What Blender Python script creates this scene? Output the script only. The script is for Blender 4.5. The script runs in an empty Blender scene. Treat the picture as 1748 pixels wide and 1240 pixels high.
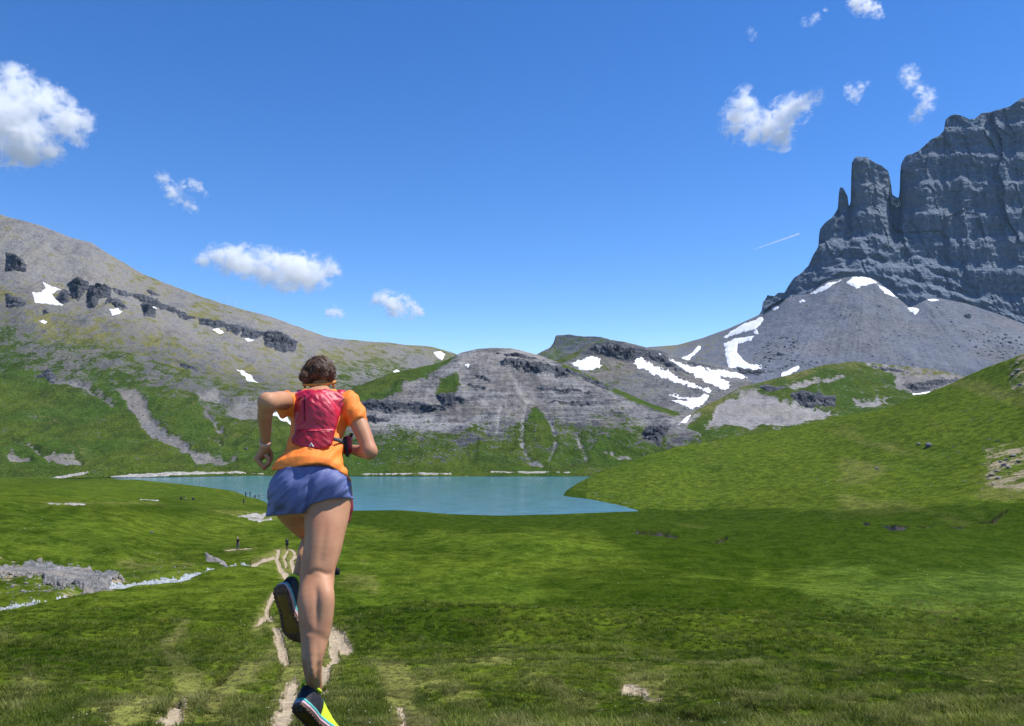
import bpy, math, random
import numpy as np
from mathutils import Vector, Matrix

random.seed(7)
RNG = np.random.default_rng(7)
SC = bpy.context.scene
COL = SC.collection

# ------------------------------------------------------------------ camera, sky, sun, exposure
F, CX, HY = 1350.0, 874.0, 700.0          # focal length, principal column and horizon row of the photograph
cam_data = bpy.data.cameras.new("camera")
cam_data.sensor_width = 36.0
cam_data.lens = F / 1748.0 * 36.0
cam_data.shift_y = (HY - 620.0) / 1748.0
cam_data.clip_start = 0.05
cam_data.clip_end = 30000.0
cam = bpy.data.objects.new("camera", cam_data)
cam.rotation_euler = (math.radians(90), 0, 0)
COL.objects.link(cam)
SC.camera = cam

SUN_EL, SUN_AZ = math.radians(60.0), math.radians(82.0)     # azimuth measured from the view axis towards the right
world = bpy.data.worlds.new("World")
SC.world = world
world.use_nodes = True
wn = world.node_tree.nodes
wl = world.node_tree.links
for n in list(wn):
    wn.remove(n)
w_out = wn.new("ShaderNodeOutputWorld")
w_bg = wn.new("ShaderNodeBackground")
w_sky = wn.new("ShaderNodeTexSky")
w_sky.sky_type = 'NISHITA'
w_sky.sun_disc = False
w_sky.sun_elevation = SUN_EL
w_sky.sun_rotation = SUN_AZ
w_sky.altitude = 2100.0
w_sky.air_density = 0.92
w_sky.dust_density = 0.0
w_sky.ozone_density = 2.8
w_hs = wn.new("ShaderNodeHueSaturation")
w_hs.inputs['Saturation'].default_value = 1.30
w_hs.inputs['Hue'].default_value = 0.509
wl.new(w_sky.outputs[0], w_hs.inputs['Color'])
wl.new(w_hs.outputs[0], w_bg.inputs['Color'])
w_bg.inputs['Strength'].default_value = 0.15
wl.new(w_bg.outputs[0], w_out.inputs['Surface'])

sun_data = bpy.data.lights.new("sun", 'SUN')
sun_data.energy = 5.0
sun_data.angle = math.radians(0.5)
sun_data.color = (1.0, 0.96, 0.91)
sun = bpy.data.objects.new("sun", sun_data)
sv = Vector((math.cos(SUN_EL) * math.sin(SUN_AZ), math.cos(SUN_EL) * math.cos(SUN_AZ), math.sin(SUN_EL)))
sun.rotation_euler = sv.to_track_quat('Z', 'Y').to_euler()
COL.objects.link(sun)

SC.view_settings.view_transform = 'Standard'
SC.view_settings.look = 'None'
SC.view_settings.exposure = 0.36
SC.view_settings.gamma = 1.0
SC.view_settings.use_curve_mapping = False
SC.render.engine = 'CYCLES'
SC.cycles.max_bounces = 28
SC.cycles.diffuse_bounces = 3
SC.cycles.glossy_bounces = 2
SC.cycles.transmission_bounces = 3
SC.cycles.transparent_max_bounces = 12
SC.cycles.volume_bounces = 28
SC.cycles.volume_step_rate = 0.25
SC.cycles.volume_max_steps = 256
SC.cycles.use_denoising = True

# ------------------------------------------------------------------ small helpers
def link(o, parent=None):
    COL.objects.link(o)
    if parent is not None:
        o.parent = parent
    return o

def tag(o, label=None, cat=None, group=None, kind=None):
    if label: o['label'] = label
    if cat: o['category'] = cat
    if group: o['group'] = group
    if kind: o['kind'] = kind
    return o

def empty(name, loc=(0, 0, 0), parent=None):
    o = bpy.data.objects.new(name, None)
    o.location = loc
    o.empty_display_size = 0.1
    return link(o, parent)

def mesh_obj(name, verts, faces, mat=None, parent=None, smooth=True, attrs=None):
    me = bpy.data.meshes.new(name)
    verts = np.asarray(verts, dtype=np.float32)
    if isinstance(faces, np.ndarray):
        nf, k = faces.shape
        me.vertices.add(len(verts))
        me.vertices.foreach_set("co", verts.ravel())
        me.loops.add(nf * k)
        me.loops.foreach_set("vertex_index", faces.astype(np.int32).ravel())
        me.polygons.add(nf)
        me.polygons.foreach_set("loop_start", np.arange(0, nf * k, k, dtype=np.int32))
        me.polygons.foreach_set("loop_total", np.full(nf, k, dtype=np.int32))
        me.update(calc_edges=True)
        me.validate()
    else:
        me.from_pydata([tuple(map(float, v)) for v in verts], [], faces)
        me.update()
    if smooth and len(me.polygons):
        me.polygons.foreach_set("use_smooth", np.ones(len(me.polygons), dtype=bool))
    if attrs:
        for k, a in attrs.items():
            at = me.attributes.new(k, 'FLOAT', 'POINT')
            at.data.foreach_set("value", np.asarray(a, dtype=np.float32).ravel())
    if mat is not None:
        for m in (mat if isinstance(mat, (list, tuple)) else [mat]):
            me.materials.append(m)
    o = bpy.data.objects.new(name, me)
    return link(o, parent)

# ------------------------------------------------------------------ noise (numpy)
_perm = np.random.default_rng(3).permutation(512).astype(np.int64)
_g = np.random.default_rng(4).normal(size=(512, 3))
_g = (_g / np.linalg.norm(_g, axis=1, keepdims=True)).astype(np.float32)

def perlin(p):
    p = np.asarray(p, dtype=np.float64)
    sh = p.shape[:-1]
    p = p.reshape(-1, 3)
    i = np.floor(p).astype(np.int64)
    f = (p - i).astype(np.float32)
    u = f * f * f * (f * (f * 6 - 15) + 10)
    out = 0
    for dx in (0, 1):
        wx = u[:, 0] if dx else 1 - u[:, 0]
        hx = _perm[(i[:, 0] + dx) & 511]
        for dy in (0, 1):
            wy = u[:, 1] if dy else 1 - u[:, 1]
            hy = _perm[(hx + i[:, 1] + dy) & 511]
            for dz in (0, 1):
                wz = u[:, 2] if dz else 1 - u[:, 2]
                h = _perm[(hy + i[:, 2] + dz) & 511]
                g = _g[h]
                out = out + wx * wy * wz * (g[:, 0] * (f[:, 0] - dx) + g[:, 1] * (f[:, 1] - dy) + g[:, 2] * (f[:, 2] - dz))
    return (out * 1.5).reshape(sh)

def fbm(p, octv=4, gain=0.5, ridged=False):
    p = np.asarray(p, dtype=np.float64)
    s, a, t = 0, 1.0, 0
    for o in range(octv):
        n = perlin(p * (2.03 ** o) + 17.3 * o)
        if ridged:
            n = 1 - 2 * np.abs(n)
        s = s + a * n
        t += a
        a *= gain
    return s / t

def facets(u, v, seed=0, tilt=.5):
    """angular blocks: each cell of a jittered grid has its own depth and lean"""
    iu, iv = np.floor(u).astype(np.int64), np.floor(v).astype(np.int64)
    best = np.full(u.shape, 9e9); out = np.zeros(u.shape)
    for du in (-1, 0, 1):
        for dv in (-1, 0, 1):
            cu, cv = iu + du, iv + dv
            h = _perm[(_perm[(cu + seed) & 511] + cv) & 511]
            r1, r2, r3, r4, r5 = [(_perm[(h + k) & 511] / 511.0) for k in (11, 53, 97, 151, 211)]
            su, sw = cu + .15 + .7 * r1, cv + .15 + .7 * r2
            d = (u - su) ** 2 + (v - sw) ** 2
            val = (r3 - .5) * 2 + tilt * ((u - su) * (r4 - .5) * 4 + (v - sw) * (r5 - .5) * 4)
            m = d < best
            best = np.where(m, d, best); out = np.where(m, val, out)
    return out

def sstep(a, b, x):
    t = np.clip((x - a) / (b - a), 0, 1)
    return t * t * (3 - 2 * t)

def poly_sdf(x, y, poly, margin=40.0):
    """positive inside, in picture units"""
    P = np.asarray(poly, dtype=np.float64)
    sh = np.shape(x)
    x = np.asarray(x, dtype=np.float64).ravel()
    y = np.asarray(y, dtype=np.float64).ravel()
    out = np.full(x.shape, -margin)
    m = (x > P[:, 0].min() - margin) & (x < P[:, 0].max() + margin) & (y > P[:, 1].min() - margin) & (y < P[:, 1].max() + margin)
    if m.any():
        xx, yy = x[m], y[m]
        d = np.full(xx.shape, 1e9)
        ins = np.zeros(xx.shape, dtype=bool)
        n = len(P)
        for i in range(n):
            ax, ay = P[i]
            bx, by = P[(i + 1) % n]
            ex, ey = bx - ax, by - ay
            L = ex * ex + ey * ey + 1e-12
            t = np.clip(((xx - ax) * ex + (yy - ay) * ey) / L, 0, 1)
            d = np.minimum(d, (xx - ax - t * ex) ** 2 + (yy - ay - t * ey) ** 2)
            c = ((ay > yy) != (by > yy)) & (xx < (bx - ax) * (yy - ay) / (by - ay + 1e-12) + ax)
            ins ^= c
        d = np.sqrt(d)
        out[m] = np.maximum(np.where(ins, d, -d), -margin)
    return out.reshape(sh)

def stroke_sdf(x, y, pts, margin=40.0):
    """pts: (x, y, half width); positive inside"""
    P = np.asarray(pts, dtype=np.float64)
    sh = np.shape(x)
    x = np.asarray(x, dtype=np.float64).ravel()
    y = np.asarray(y, dtype=np.float64).ravel()
    out = np.full(x.shape, -margin)
    m = (x > P[:, 0].min() - margin) & (x < P[:, 0].max() + margin) & (y > P[:, 1].min() - margin) & (y < P[:, 1].max() + margin)
    xx, yy = x[m], y[m]
    s = np.full(xx.shape, -margin)
    for i in range(len(P) - 1):
        ax, ay, ra = P[i]
        bx, by, rb = P[i + 1]
        ex, ey = bx - ax, by - ay
        t = np.clip(((xx - ax) * ex + (yy - ay) * ey) / (ex * ex + ey * ey + 1e-12), 0, 1)
        s = np.maximum(s, ra + t * (rb - ra) - np.hypot(xx - ax - t * ex, yy - ay - t * ey))
    out[m] = s
    return out.reshape(sh)

def unproject(x, y, d):
    x, y, d = np.broadcast_arrays(np.asarray(x, float), np.asarray(y, float), np.asarray(d, float))
    return np.stack([(x - CX) / F * d, d, -(y - HY) / F * d], axis=-1)

# ------------------------------------------------------------------ terrain sheets
class Sheet:
    """A landform: cross-curves from its foot to its crest, each a list of (column, row, distance), then a back slope."""
    def __init__(self, x0, x1, dx, curves, step=2.0, back=((30, 12), (120, 60), (320, 170)), smooth=6.0, crest_smooth=None, lin=False, ext=(0, 0)):
        self.x0, self.dx = x0, dx
        xs = np.arange(x0, x1 + dx * .5, dx)
        K = len(curves)
        Y = np.zeros((K, len(xs)))
        L = np.zeros((K, len(xs)))
        for k, c in enumerate(curves):
            c = np.asarray(c, float)
            sm = smooth if k < K - 1 or crest_smooth is None else crest_smooth
            Y[k] = self._sm(np.interp(xs, c[:, 0], c[:, 1]), sm / dx)
            L[k] = self._sm(np.interp(xs, c[:, 0], np.log(c[:, 2])), max(sm, smooth) / dx)
        # coarser columns carry the landform on beyond the sides of the picture
        wide = np.concatenate([np.arange(x0 - ext[0], x0 - 1e-6, 14.0), xs, xs[-1] + 14.0 + np.arange(0, ext[1], 14.0)])
        Y = np.stack([np.interp(wide, xs, r) for r in Y]); L = np.stack([np.interp(wide, xs, r) for r in L])
        xs = wide
        self.xs = xs
        dY, dL = np.diff(Y, axis=0), np.diff(L, axis=0)
        mY, mL = self._slopes(dY), self._slopes(dL)
        ry, rl = [], []
        for k in range(K - 1):
            n = max(3, int(np.ceil(np.percentile(np.abs(dY[k]), 90) / step)))
            t = np.linspace(0, 1, n, endpoint=False)[:, None]
            if k == K - 2:
                t = np.linspace(0, 1, n + 1)[:, None]
            h00, h10 = 2 * t**3 - 3 * t**2 + 1, t**3 - 2 * t**2 + t
            h01, h11 = -2 * t**3 + 3 * t**2, t**3 - t**2
            if lin:
                ry.append(Y[k] + t * dY[k]); rl.append(L[k] + t * dL[k])
            else:
                ry.append(h00 * Y[k] + h10 * mY[k] + h01 * Y[k + 1] + h11 * mY[k + 1])
                rl.append(h00 * L[k] + h10 * mL[k] + h01 * L[k + 1] + h11 * mL[k + 1])
        yp = np.concatenate(ry); d = np.exp(np.concatenate(rl))
        self.nf = len(yp)
        zc = -(yp[-1] - HY) / F * d[-1]
        for (dd, drop) in back:
            dn = d[self.nf - 1] + dd
            zn = zc - drop
            d = np.vstack([d, dn]); yp = np.vstack([yp, HY - zn * F / dn])
        self.yp, self.d = yp, d
        self.xp = np.broadcast_to(xs, yp.shape)
        self.P = unproject(self.xp, yp, d)
        self.attrs = {}
    @staticmethod
    def _sm(a, s):
        if s < 0.3:
            return a
        r = int(3 * s) + 1
        k = np.exp(-0.5 * (np.arange(-r, r + 1) / s) ** 2); k /= k.sum()
        return np.convolve(np.pad(a, r, mode='edge'), k, mode='valid')
    @staticmethod
    def _slopes(dv):
        m = np.zeros((dv.shape[0] + 1, dv.shape[1]))
        a, b = dv[:-1], dv[1:]
        s = np.where(a * b > 0, 2 * a * b / (a + b + np.where(a + b == 0, 1e-9, 0)), 0)
        m[1:-1] = s
        m[0], m[-1] = dv[0], dv[-1]
        return m
    def build(self, name, mat, label=None):
        R, C = self.yp.shape
        i = np.arange(R * C).reshape(R, C)
        f = np.stack([i[:-1, :-1], i[:-1, 1:], i[1:, 1:], i[1:, :-1]], -1).reshape(-1, 4)
        o = mesh_obj(name, self.P.reshape(-1, 3), f, mat, attrs=self.attrs)
        tag(o, label=label, kind='structure')
        self.obj = o
        return o
    def at(self, x, y):
        """points of the finished surface at picture columns x and rows y (front side)"""
        x = np.asarray(x, float); y = np.asarray(y, float)
        sh = x.shape
        x = x.ravel(); y = y.ravel()
        out = np.zeros((len(x), 3))
        xq = np.round(x * 4) / 4
        for u in np.unique(xq):
            m = xq == u
            c = min(np.interp(u, self.xs, np.arange(len(self.xs))), len(self.xs) - 1.001)
            c0 = int(c); t = c - c0
            yc = self.yp[:self.nf, c0] * (1 - t) + self.yp[:self.nf, c0 + 1] * t
            pc = self.P[:self.nf, c0] * (1 - t) + self.P[:self.nf, c0 + 1] * t
            yc = np.minimum.accumulate(yc) - np.arange(len(yc)) * 1e-7
            for j in range(3):
                out[m, j] = np.interp(-y[m], -yc, pc[:, j])
        return out.reshape(sh + (3,))

def drape(sheet, sdf, box, step, name, mat, parent=None, lift=None, warp=(0.0, 8.0), keep=-2.5, attrs=None, kind=None):
    """A patch lying on a sheet. sdf(x, y) is its outline, lift(S, P, mpp, x, y) the offset of its surface."""
    x0, y0, x1, y1 = box
    xs = np.arange(x0, x1 + step, step); ys = np.arange(y0, y1 + step, step)
    X, Y = np.meshgrid(xs, ys)
    if warp[0]:
        q = np.stack([X / warp[1], Y / warp[1] * 1.4, np.full_like(X, 3.3)], -1)
        S = sdf(X, Y) + warp[0] * (fbm(q, 4, .62) + .35 * fbm(q * 4.1 + 7, 3))
    else:
        S = sdf(X, Y)
    kp = S > keep
    cell = kp[:-1, :-1] & kp[1:, :-1] & kp[1:, 1:] & kp[:-1, 1:]
    if not cell.any():
        return None
    P = sheet.at(X, Y)
    mpp = P[..., 1] / F
    P = P + lift(S, P, mpp, X, Y)
    idx = np.arange(X.size).reshape(X.shape)
    f = np.stack([idx[:-1, :-1], idx[1:, :-1], idx[1:, 1:], idx[:-1, 1:]], -1)[cell]
    used, inv = np.unique(f, return_inverse=True)
    f = inv.reshape(f.shape)
    at = {k: v(X, Y, S).ravel()[used] for k, v in (attrs or {}).items()}
    o = mesh_obj(name, P.reshape(-1, 3)[used], f.astype(np.int64), mat, parent, attrs=at)
    if kind: o['kind'] = kind
    return o

def bbox(pts, m=8):
    p = np.asarray(pts, float)
    return (p[:, 0].min() - m, p[:, 1].min() - m, p[:, 0].max() + m, p[:, 1].max() + m)

def snow_lift(hmax=0.7, k=0.28):
    def fn(S, P, mpp, X, Y):
        h = np.where(S > 0, np.minimum(S * mpp * k, hmax), S * mpp * 0.5)
        o = np.zeros_like(P); o[..., 2] = h
        return o
    return fn

def crag_lift(emax, k=1.1, rough=0.5, fs=0.25):
    def fn(S, P, mpp, X, Y):
        sp = np.maximum(S, 0)
        e = np.minimum(sp * mpp * k, emax)
        n = fbm(P * fs * np.array([1, 1, .55]), 4, .55, ridged=True)
        n2 = fbm(P * fs * 2.6 + 9, 3, .5)
        fc = facets(P[..., 0] * fs * 1.1 + P[..., 1] * fs * .4, P[..., 2] * fs * 1.3, 3)
        e = np.where(S > 0, e * (1 + rough * .6 * n + .45 * fc) + np.minimum(sp * mpp, emax) * rough * .5 * n2, S * mpp * 1.2)
        dirv = -P[..., :2] / np.linalg.norm(P[..., :2], axis=-1, keepdims=True)
        o = np.zeros_like(P)
        o[..., :2] = dirv * e[..., None]
        o[..., 2] = np.where(S > 0, e * 0.25, S * mpp * .3)
        return o
    return fn
# ------------------------------------------------------------------ materials
class NT:
    def __init__(self, name):
        self.m = bpy.data.materials.new(name)
        self.m.use_nodes = True
        self.t = self.m.node_tree
        self.t.nodes.clear()
        self.out = self.t.nodes.new("ShaderNodeOutputMaterial")
    def n(self, typ, ins=None, **kw):
        nd = self.t.nodes.new("ShaderNode" + typ)
        for k, v in kw.items():
            setattr(nd, k, v)
        for k, v in (ins or {}).items():
            self.put(nd.inputs[k], v)
        return nd
    def put(self, sock, v):
        if isinstance(v, bpy.types.Node):
            v = v.outputs[0]
        if isinstance(v, bpy.types.NodeSocket):
            self.t.links.new(v, sock)
        elif isinstance(v, (tuple, list)) and len(v) == 3 and sock.type == 'RGBA':
            sock.default_value = (*v, 1)
        else:
            sock.default_value = v
    def math(self, op, a, b=0.0, c=0.0, clamp=False):
        nd = self.n("Math", operation=op, use_clamp=clamp)
        self.put(nd.inputs[0], a); self.put(nd.inputs[1], b); self.put(nd.inputs[2], c)
        return nd.outputs[0]
    def mix(self, f, a, b, blend='MIX'):
        nd = self.n("Mix", data_type='RGBA', blend_type=blend)
        self.put(nd.inputs[0], f); self.put(nd.inputs[6], a); self.put(nd.inputs[7], b)
        return nd.outputs[2]
    def ramp(self, v, a, b, lo=0.0, hi=1.0, smooth=True):
        nd = self.n("MapRange", interpolation_type='SMOOTHSTEP' if smooth else 'LINEAR')
        self.put(nd.inputs[0], v); nd.inputs[1].default_value = a; nd.inputs[2].default_value = b
        nd.inputs[3].default_value = lo; nd.inputs[4].default_value = hi
        return nd.outputs[0]
    def pos(self):
        if not hasattr(self, '_p'):
            self._p = self.n("NewGeometry").outputs['Position']
        return self._p
    def objco(self):
        return self.n("TexCoord").outputs['Object']
    def mapped(self, scale, co=None):
        nd = self.n("Mapping")
        self.put(nd.inputs['Vector'], co if co is not None else self.pos())
        nd.inputs['Scale'].default_value = scale if isinstance(scale, (tuple, list)) else (scale,) * 3
        return nd.outputs[0]
    def noise(self, scale, detail=4, rough=0.55, co=None, dist=0.0):
        nd = self.n("TexNoise")
        self.put(nd.inputs['Vector'], self.mapped(scale, co))
        nd.inputs['Scale'].default_value = 1.0
        nd.inputs['Detail'].default_value = detail
        nd.inputs['Roughness'].default_value = rough
        nd.inputs['Distortion'].default_value = dist
        return self.math('MULTIPLY_ADD', nd.outputs[0], 1.9, -.45, clamp=True)
    def voro(self, scale, feat='F1', co=None, out=0):
        nd = self.n("TexVoronoi", feature=feat)
        self.put(nd.inputs['Vector'], self.mapped(scale, co))
        nd.inputs['Scale'].default_value = 1.0
        return nd.outputs[out]
    def attr(self, name, typ='GEOMETRY'):
        nd = self.n("Attribute", attribute_name=name, attribute_type=typ)
        return nd.outputs['Fac']
    def bump(self, h, dist, strength=1.0):
        nd = self.n("Bump")
        self.put(nd.inputs['Height'], h)
        nd.inputs['Distance'].default_value = dist
        nd.inputs['Strength'].default_value = strength
        return nd.outputs[0]
    def finish(self, col, rough=0.9, spec=0.2, normal=None, **kw):
        b = self.n("BsdfPrincipled")
        self.put(b.inputs['Base Color'], col); self.put(b.inputs['Roughness'], rough)
        b.inputs['Specular IOR Level'].default_value = spec
        if normal is not None: self.put(b.inputs['Normal'], normal)
        for k, v in kw.items():
            self.put(b.inputs[k], v)
        self.t.links.new(b.outputs[0], self.out.inputs['Surface'])
        self.b = b
        return self.m

def plain(name, col, rough=0.7, spec=0.3, var=0.15, scale=60.0, bump=0.0, **kw):
    t = NT(name)
    c = t.mix(t.noise(scale, 3), tuple(v * (1 - var) for v in col), tuple(min(v * (1 + var), 1) for v in col))
    nm = t.bump(t.noise(scale * 2, 3), bump) if bump else None
    return t.finish(c, rough, spec, nm, **kw)

GR_LUSH, GR_MID, GR_DARK, GR_DRY = (0.034, 0.088, 0.003), (0.062, 0.100, 0.004), (0.018, 0.045, 0.002), (0.235, 0.205, 0.075)

def terrain_mat(name, r_dark=(0.09, 0.09, 0.095), r_light=(0.30, 0.29, 0.275), r_warm=(0.26, 0.225, 0.185), px=0.45, lush=GR_LUSH, mid=GR_MID, dark=GR_DARK, strata=0.0, gvar=1.0, bumpk=1.0, speck=.34):
    """px: metres that one picture row covers at the landform's distance; sets the size of the detail"""
    t = NT(name)
    big = t.noise(1 / (px * 130), 4)
    med = t.noise(1 / (px * 28), 6, .62)
    fine = t.noise(1 / (px * 6), 5, .68)
    vf = t.noise(1 / (px * 2.4), 3, .7)
    g = t.attr('grass'); tone = t.attr('tone'); dry = t.attr('dry')
    brk = t.math('ADD', t.math('MULTIPLY', t.math('SUBTRACT', med, .5), 1.15), t.math('MULTIPLY', t.math('SUBTRACT', fine, .5), 1.25))
    gm = t.ramp(t.math('ADD', g, brk), .36, .64)
    gc = t.mix(t.ramp(big, .35, .65), mid, lush)
    gc = t.mix(t.ramp(t.math('ADD', t.math('MULTIPLY', med, .6), t.math('MULTIPLY', fine, .4)), .42, .66, 0, .8 * gvar), gc, dark)
    gc = t.mix(t.ramp(t.math('ADD', dry, t.math('MULTIPLY', t.math('SUBTRACT', fine, .5), .9)), .25, .85), gc, GR_DRY)
    gc = t.mix(t.ramp(vf, .2, .8, .0, 1.0), t.mix(.35, gc, (0.01, 0.02, 0.004)), t.mix(.16, gc, (.3, .3, .12)))
    tn = t.math('ADD', tone, t.math('ADD', t.math('MULTIPLY', t.math('SUBTRACT', fine, .5), .9), t.math('MULTIPLY', t.math('SUBTRACT', med, .5), .6)))
    if strata:
        st = t.noise((1 / (px * 70), 1 / (px * 70), 1 / (px * 4)), 4, .6, dist=.6)
        tn = t.math('ADD', tn, t.math('MULTIPLY', t.math('SUBTRACT', st, .5), strata))
    rc = t.mix(t.ramp(tn, .0, 1.0, smooth=False), r_dark, r_light)
    rc = t.mix(t.ramp(big, .42, .66, 0, .55), rc, t.mix(t.ramp(tn, 0, 1), tuple(v * .5 for v in r_warm), r_warm))
    sp = t.voro(1 / (px * 3.2), out=0)
    rc = t.mix(t.ramp(sp, .1, .42, speck, 0), rc, t.mix(t.ramp(vf, .4, .6), (.07, .07, .08), (.42, .41, .39)))
    col = t.mix(gm, rc, gc)
    h = t.math('ADD', t.math('MULTIPLY', fine, 1.0), t.math('MULTIPLY', vf, .45))
    nm = t.bump(h, px * 2.6 * bumpk, .8)
    return t.finish(col, .95, .0, nm)

def rock_mat(name, dark, light, px, strata=.8, warm=None):
    t = NT(name)
    fine = t.noise(1 / (px * 7), 6, .65)
    vert = t.noise((1 / (px * 9), 1 / (px * 9), 1 / (px * 60)), 5, .6)
    st = t.noise((1 / (px * 90), 1 / (px * 90), 1 / (px * 5)), 4, .6, dist=.5)
    big = t.noise(1 / (px * 80), 3)
    v = t.math('ADD', t.math('MULTIPLY', fine, .55), t.math('ADD', t.math('MULTIPLY', vert, .2), t.math('MULTIPLY', st, strata * .4)))
    c = t.mix(t.ramp(v, .35, .95), dark, light)
    if warm:
        c = t.mix(t.ramp(big, .45, .7, 0, .7), c, warm)
    h = t.math('ADD', fine, t.math('ADD', t.math('MULTIPLY', vert, .4), t.math('MULTIPLY', st, .6)))
    return t.finish(c, .9, .15, t.bump(h, px * 4.0, .9))

M_MEADOW = None
def meadow_mat():
    t = NT("meadow_turf")
    n30 = t.noise(1 / 34.0, 4); n6 = t.noise(1 / 6.5, 5, .6); n1 = t.noise(1.1, 5, .62); n02 = t.noise(7.0, 4, .65)
    n150 = t.noise((1 / 70., 1 / 24., 1 / 30.), 4, .6)
    dry = t.attr('dry'); g = t.attr('grass'); wet = t.attr('wet')
    gc = t.mix(t.ramp(n30, .36, .64), GR_MID, GR_LUSH)
    sg = t.math('ADD', t.attr('sedge'), t.math('MULTIPLY', t.math('SUBTRACT', n6, .5), .35))  # 'sedge' carries painted shade bands and lit hill over random plant tone
    gc = t.mix(t.ramp(n150, .45, .75, 0, .45), gc, GR_DARK)
    gc = t.mix(t.ramp(sg, .35, .95, 0, .92), gc, (.013, .034, .002))
    gc = t.mix(t.ramp(sg, .40, .0, 0, .6), gc, (.100, .150, .010))
    gc = t.mix(t.ramp(n6, .50, .74, 0, .55), gc, (0.078, 0.112, 0.012))
    gc = t.mix(t.ramp(n1, .45, .72, 0, .5), gc, GR_DARK)
    gc = t.mix(t.math('MULTIPLY', wet, t.ramp(n6, .3, .6, .4, 1)), gc, (0.062, 0.120, 0.026))
    d2 = t.math('ADD', dry, t.math('ADD', t.math('MULTIPLY', t.math('SUBTRACT', n1, .5), .7), t.math('MULTIPLY', t.math('SUBTRACT', n02, .5), .35)))
    gc = t.mix(t.ramp(d2, .3, .85), gc, GR_DRY)
    gc = t.mix(t.ramp(n02, .2, .8), t.mix(.45, gc, (.008, .018, .002)), t.mix(.14, gc, (.24, .33, .05)))
    n4 = t.noise((2.2, 1.5, 2.2), 4, .7)
    gc = t.mix(t.ramp(n4, .2, .8), t.mix(.34, gc, (.010, .022, .001)), t.mix(.15, gc, (.24, .33, .05)))
    n3 = t.noise((.42, .30, .42), 5, .68)
    gc = t.mix(t.ramp(n3, .25, .75), t.mix(.38, gc, (.010, .022, .001)), t.mix(.17, gc, (.24, .30, .03)))
    gc = t.mix(t.ramp(t.math('ADD', sg, t.math('MULTIPLY', t.math('SUBTRACT', n1, .5), .30)), .5, 1.1, 0, .66), gc, t.mix(n4, (.010, .030, .001), (.030, .058, .003)))  # painted shade bands darken the turf here, along with random plant tone
    soil = t.mix(t.ramp(n02, .1, .9), (.20, .16, .105), (.42, .35, .24))
    gm = t.ramp(t.math('ADD', g, t.math('ADD', t.math('MULTIPLY', t.math('SUBTRACT', n6, .5), .8), t.math('MULTIPLY', t.math('SUBTRACT', n1, .5), .6))), .4, .6)
    col = t.mix(gm, soil, gc)
    col = t.mix(t.attr('dark_ground'), col, t.mix(n1, (.010, .008, .005), (.035, .030, .014)))
    h = t.math('ADD', t.math('MULTIPLY', n1, .35), t.math('ADD', t.math('MULTIPLY', n02, .06), t.math('MULTIPLY', n6, .9)))
    return t.finish(col, .95, .0, t.bump(h, 1.0, .7))

def snow_mat():
    t = NT("old_snow")
    n = t.noise(.12, 5, .6); n2 = t.noise(.7, 4)
    c = t.mix(t.ramp(n, .45, .75, 0, .45), (.80, .81, .83), (.62, .60, .57))
    return t.finish(c, .75, .2, t.bump(t.math('ADD', n, t.math('MULTIPLY', n2, .3)), .8, .5))

def water_mat():
    t = NT("lake_water")
    w = t.noise((.9, 2.2, 1), 4, .6); w2 = t.noise((.10, .3, 1), 4)
    c = t.mix(t.ramp(w2, .2, .8), (.048, .160, .200), (.075, .225, .285))
    return t.finish(c, .10, .5, t.bump(w, .035, .6), IOR=1.33)
# ------------------------------------------------------------------ landforms
M_SNOW = snow_mat()

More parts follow.
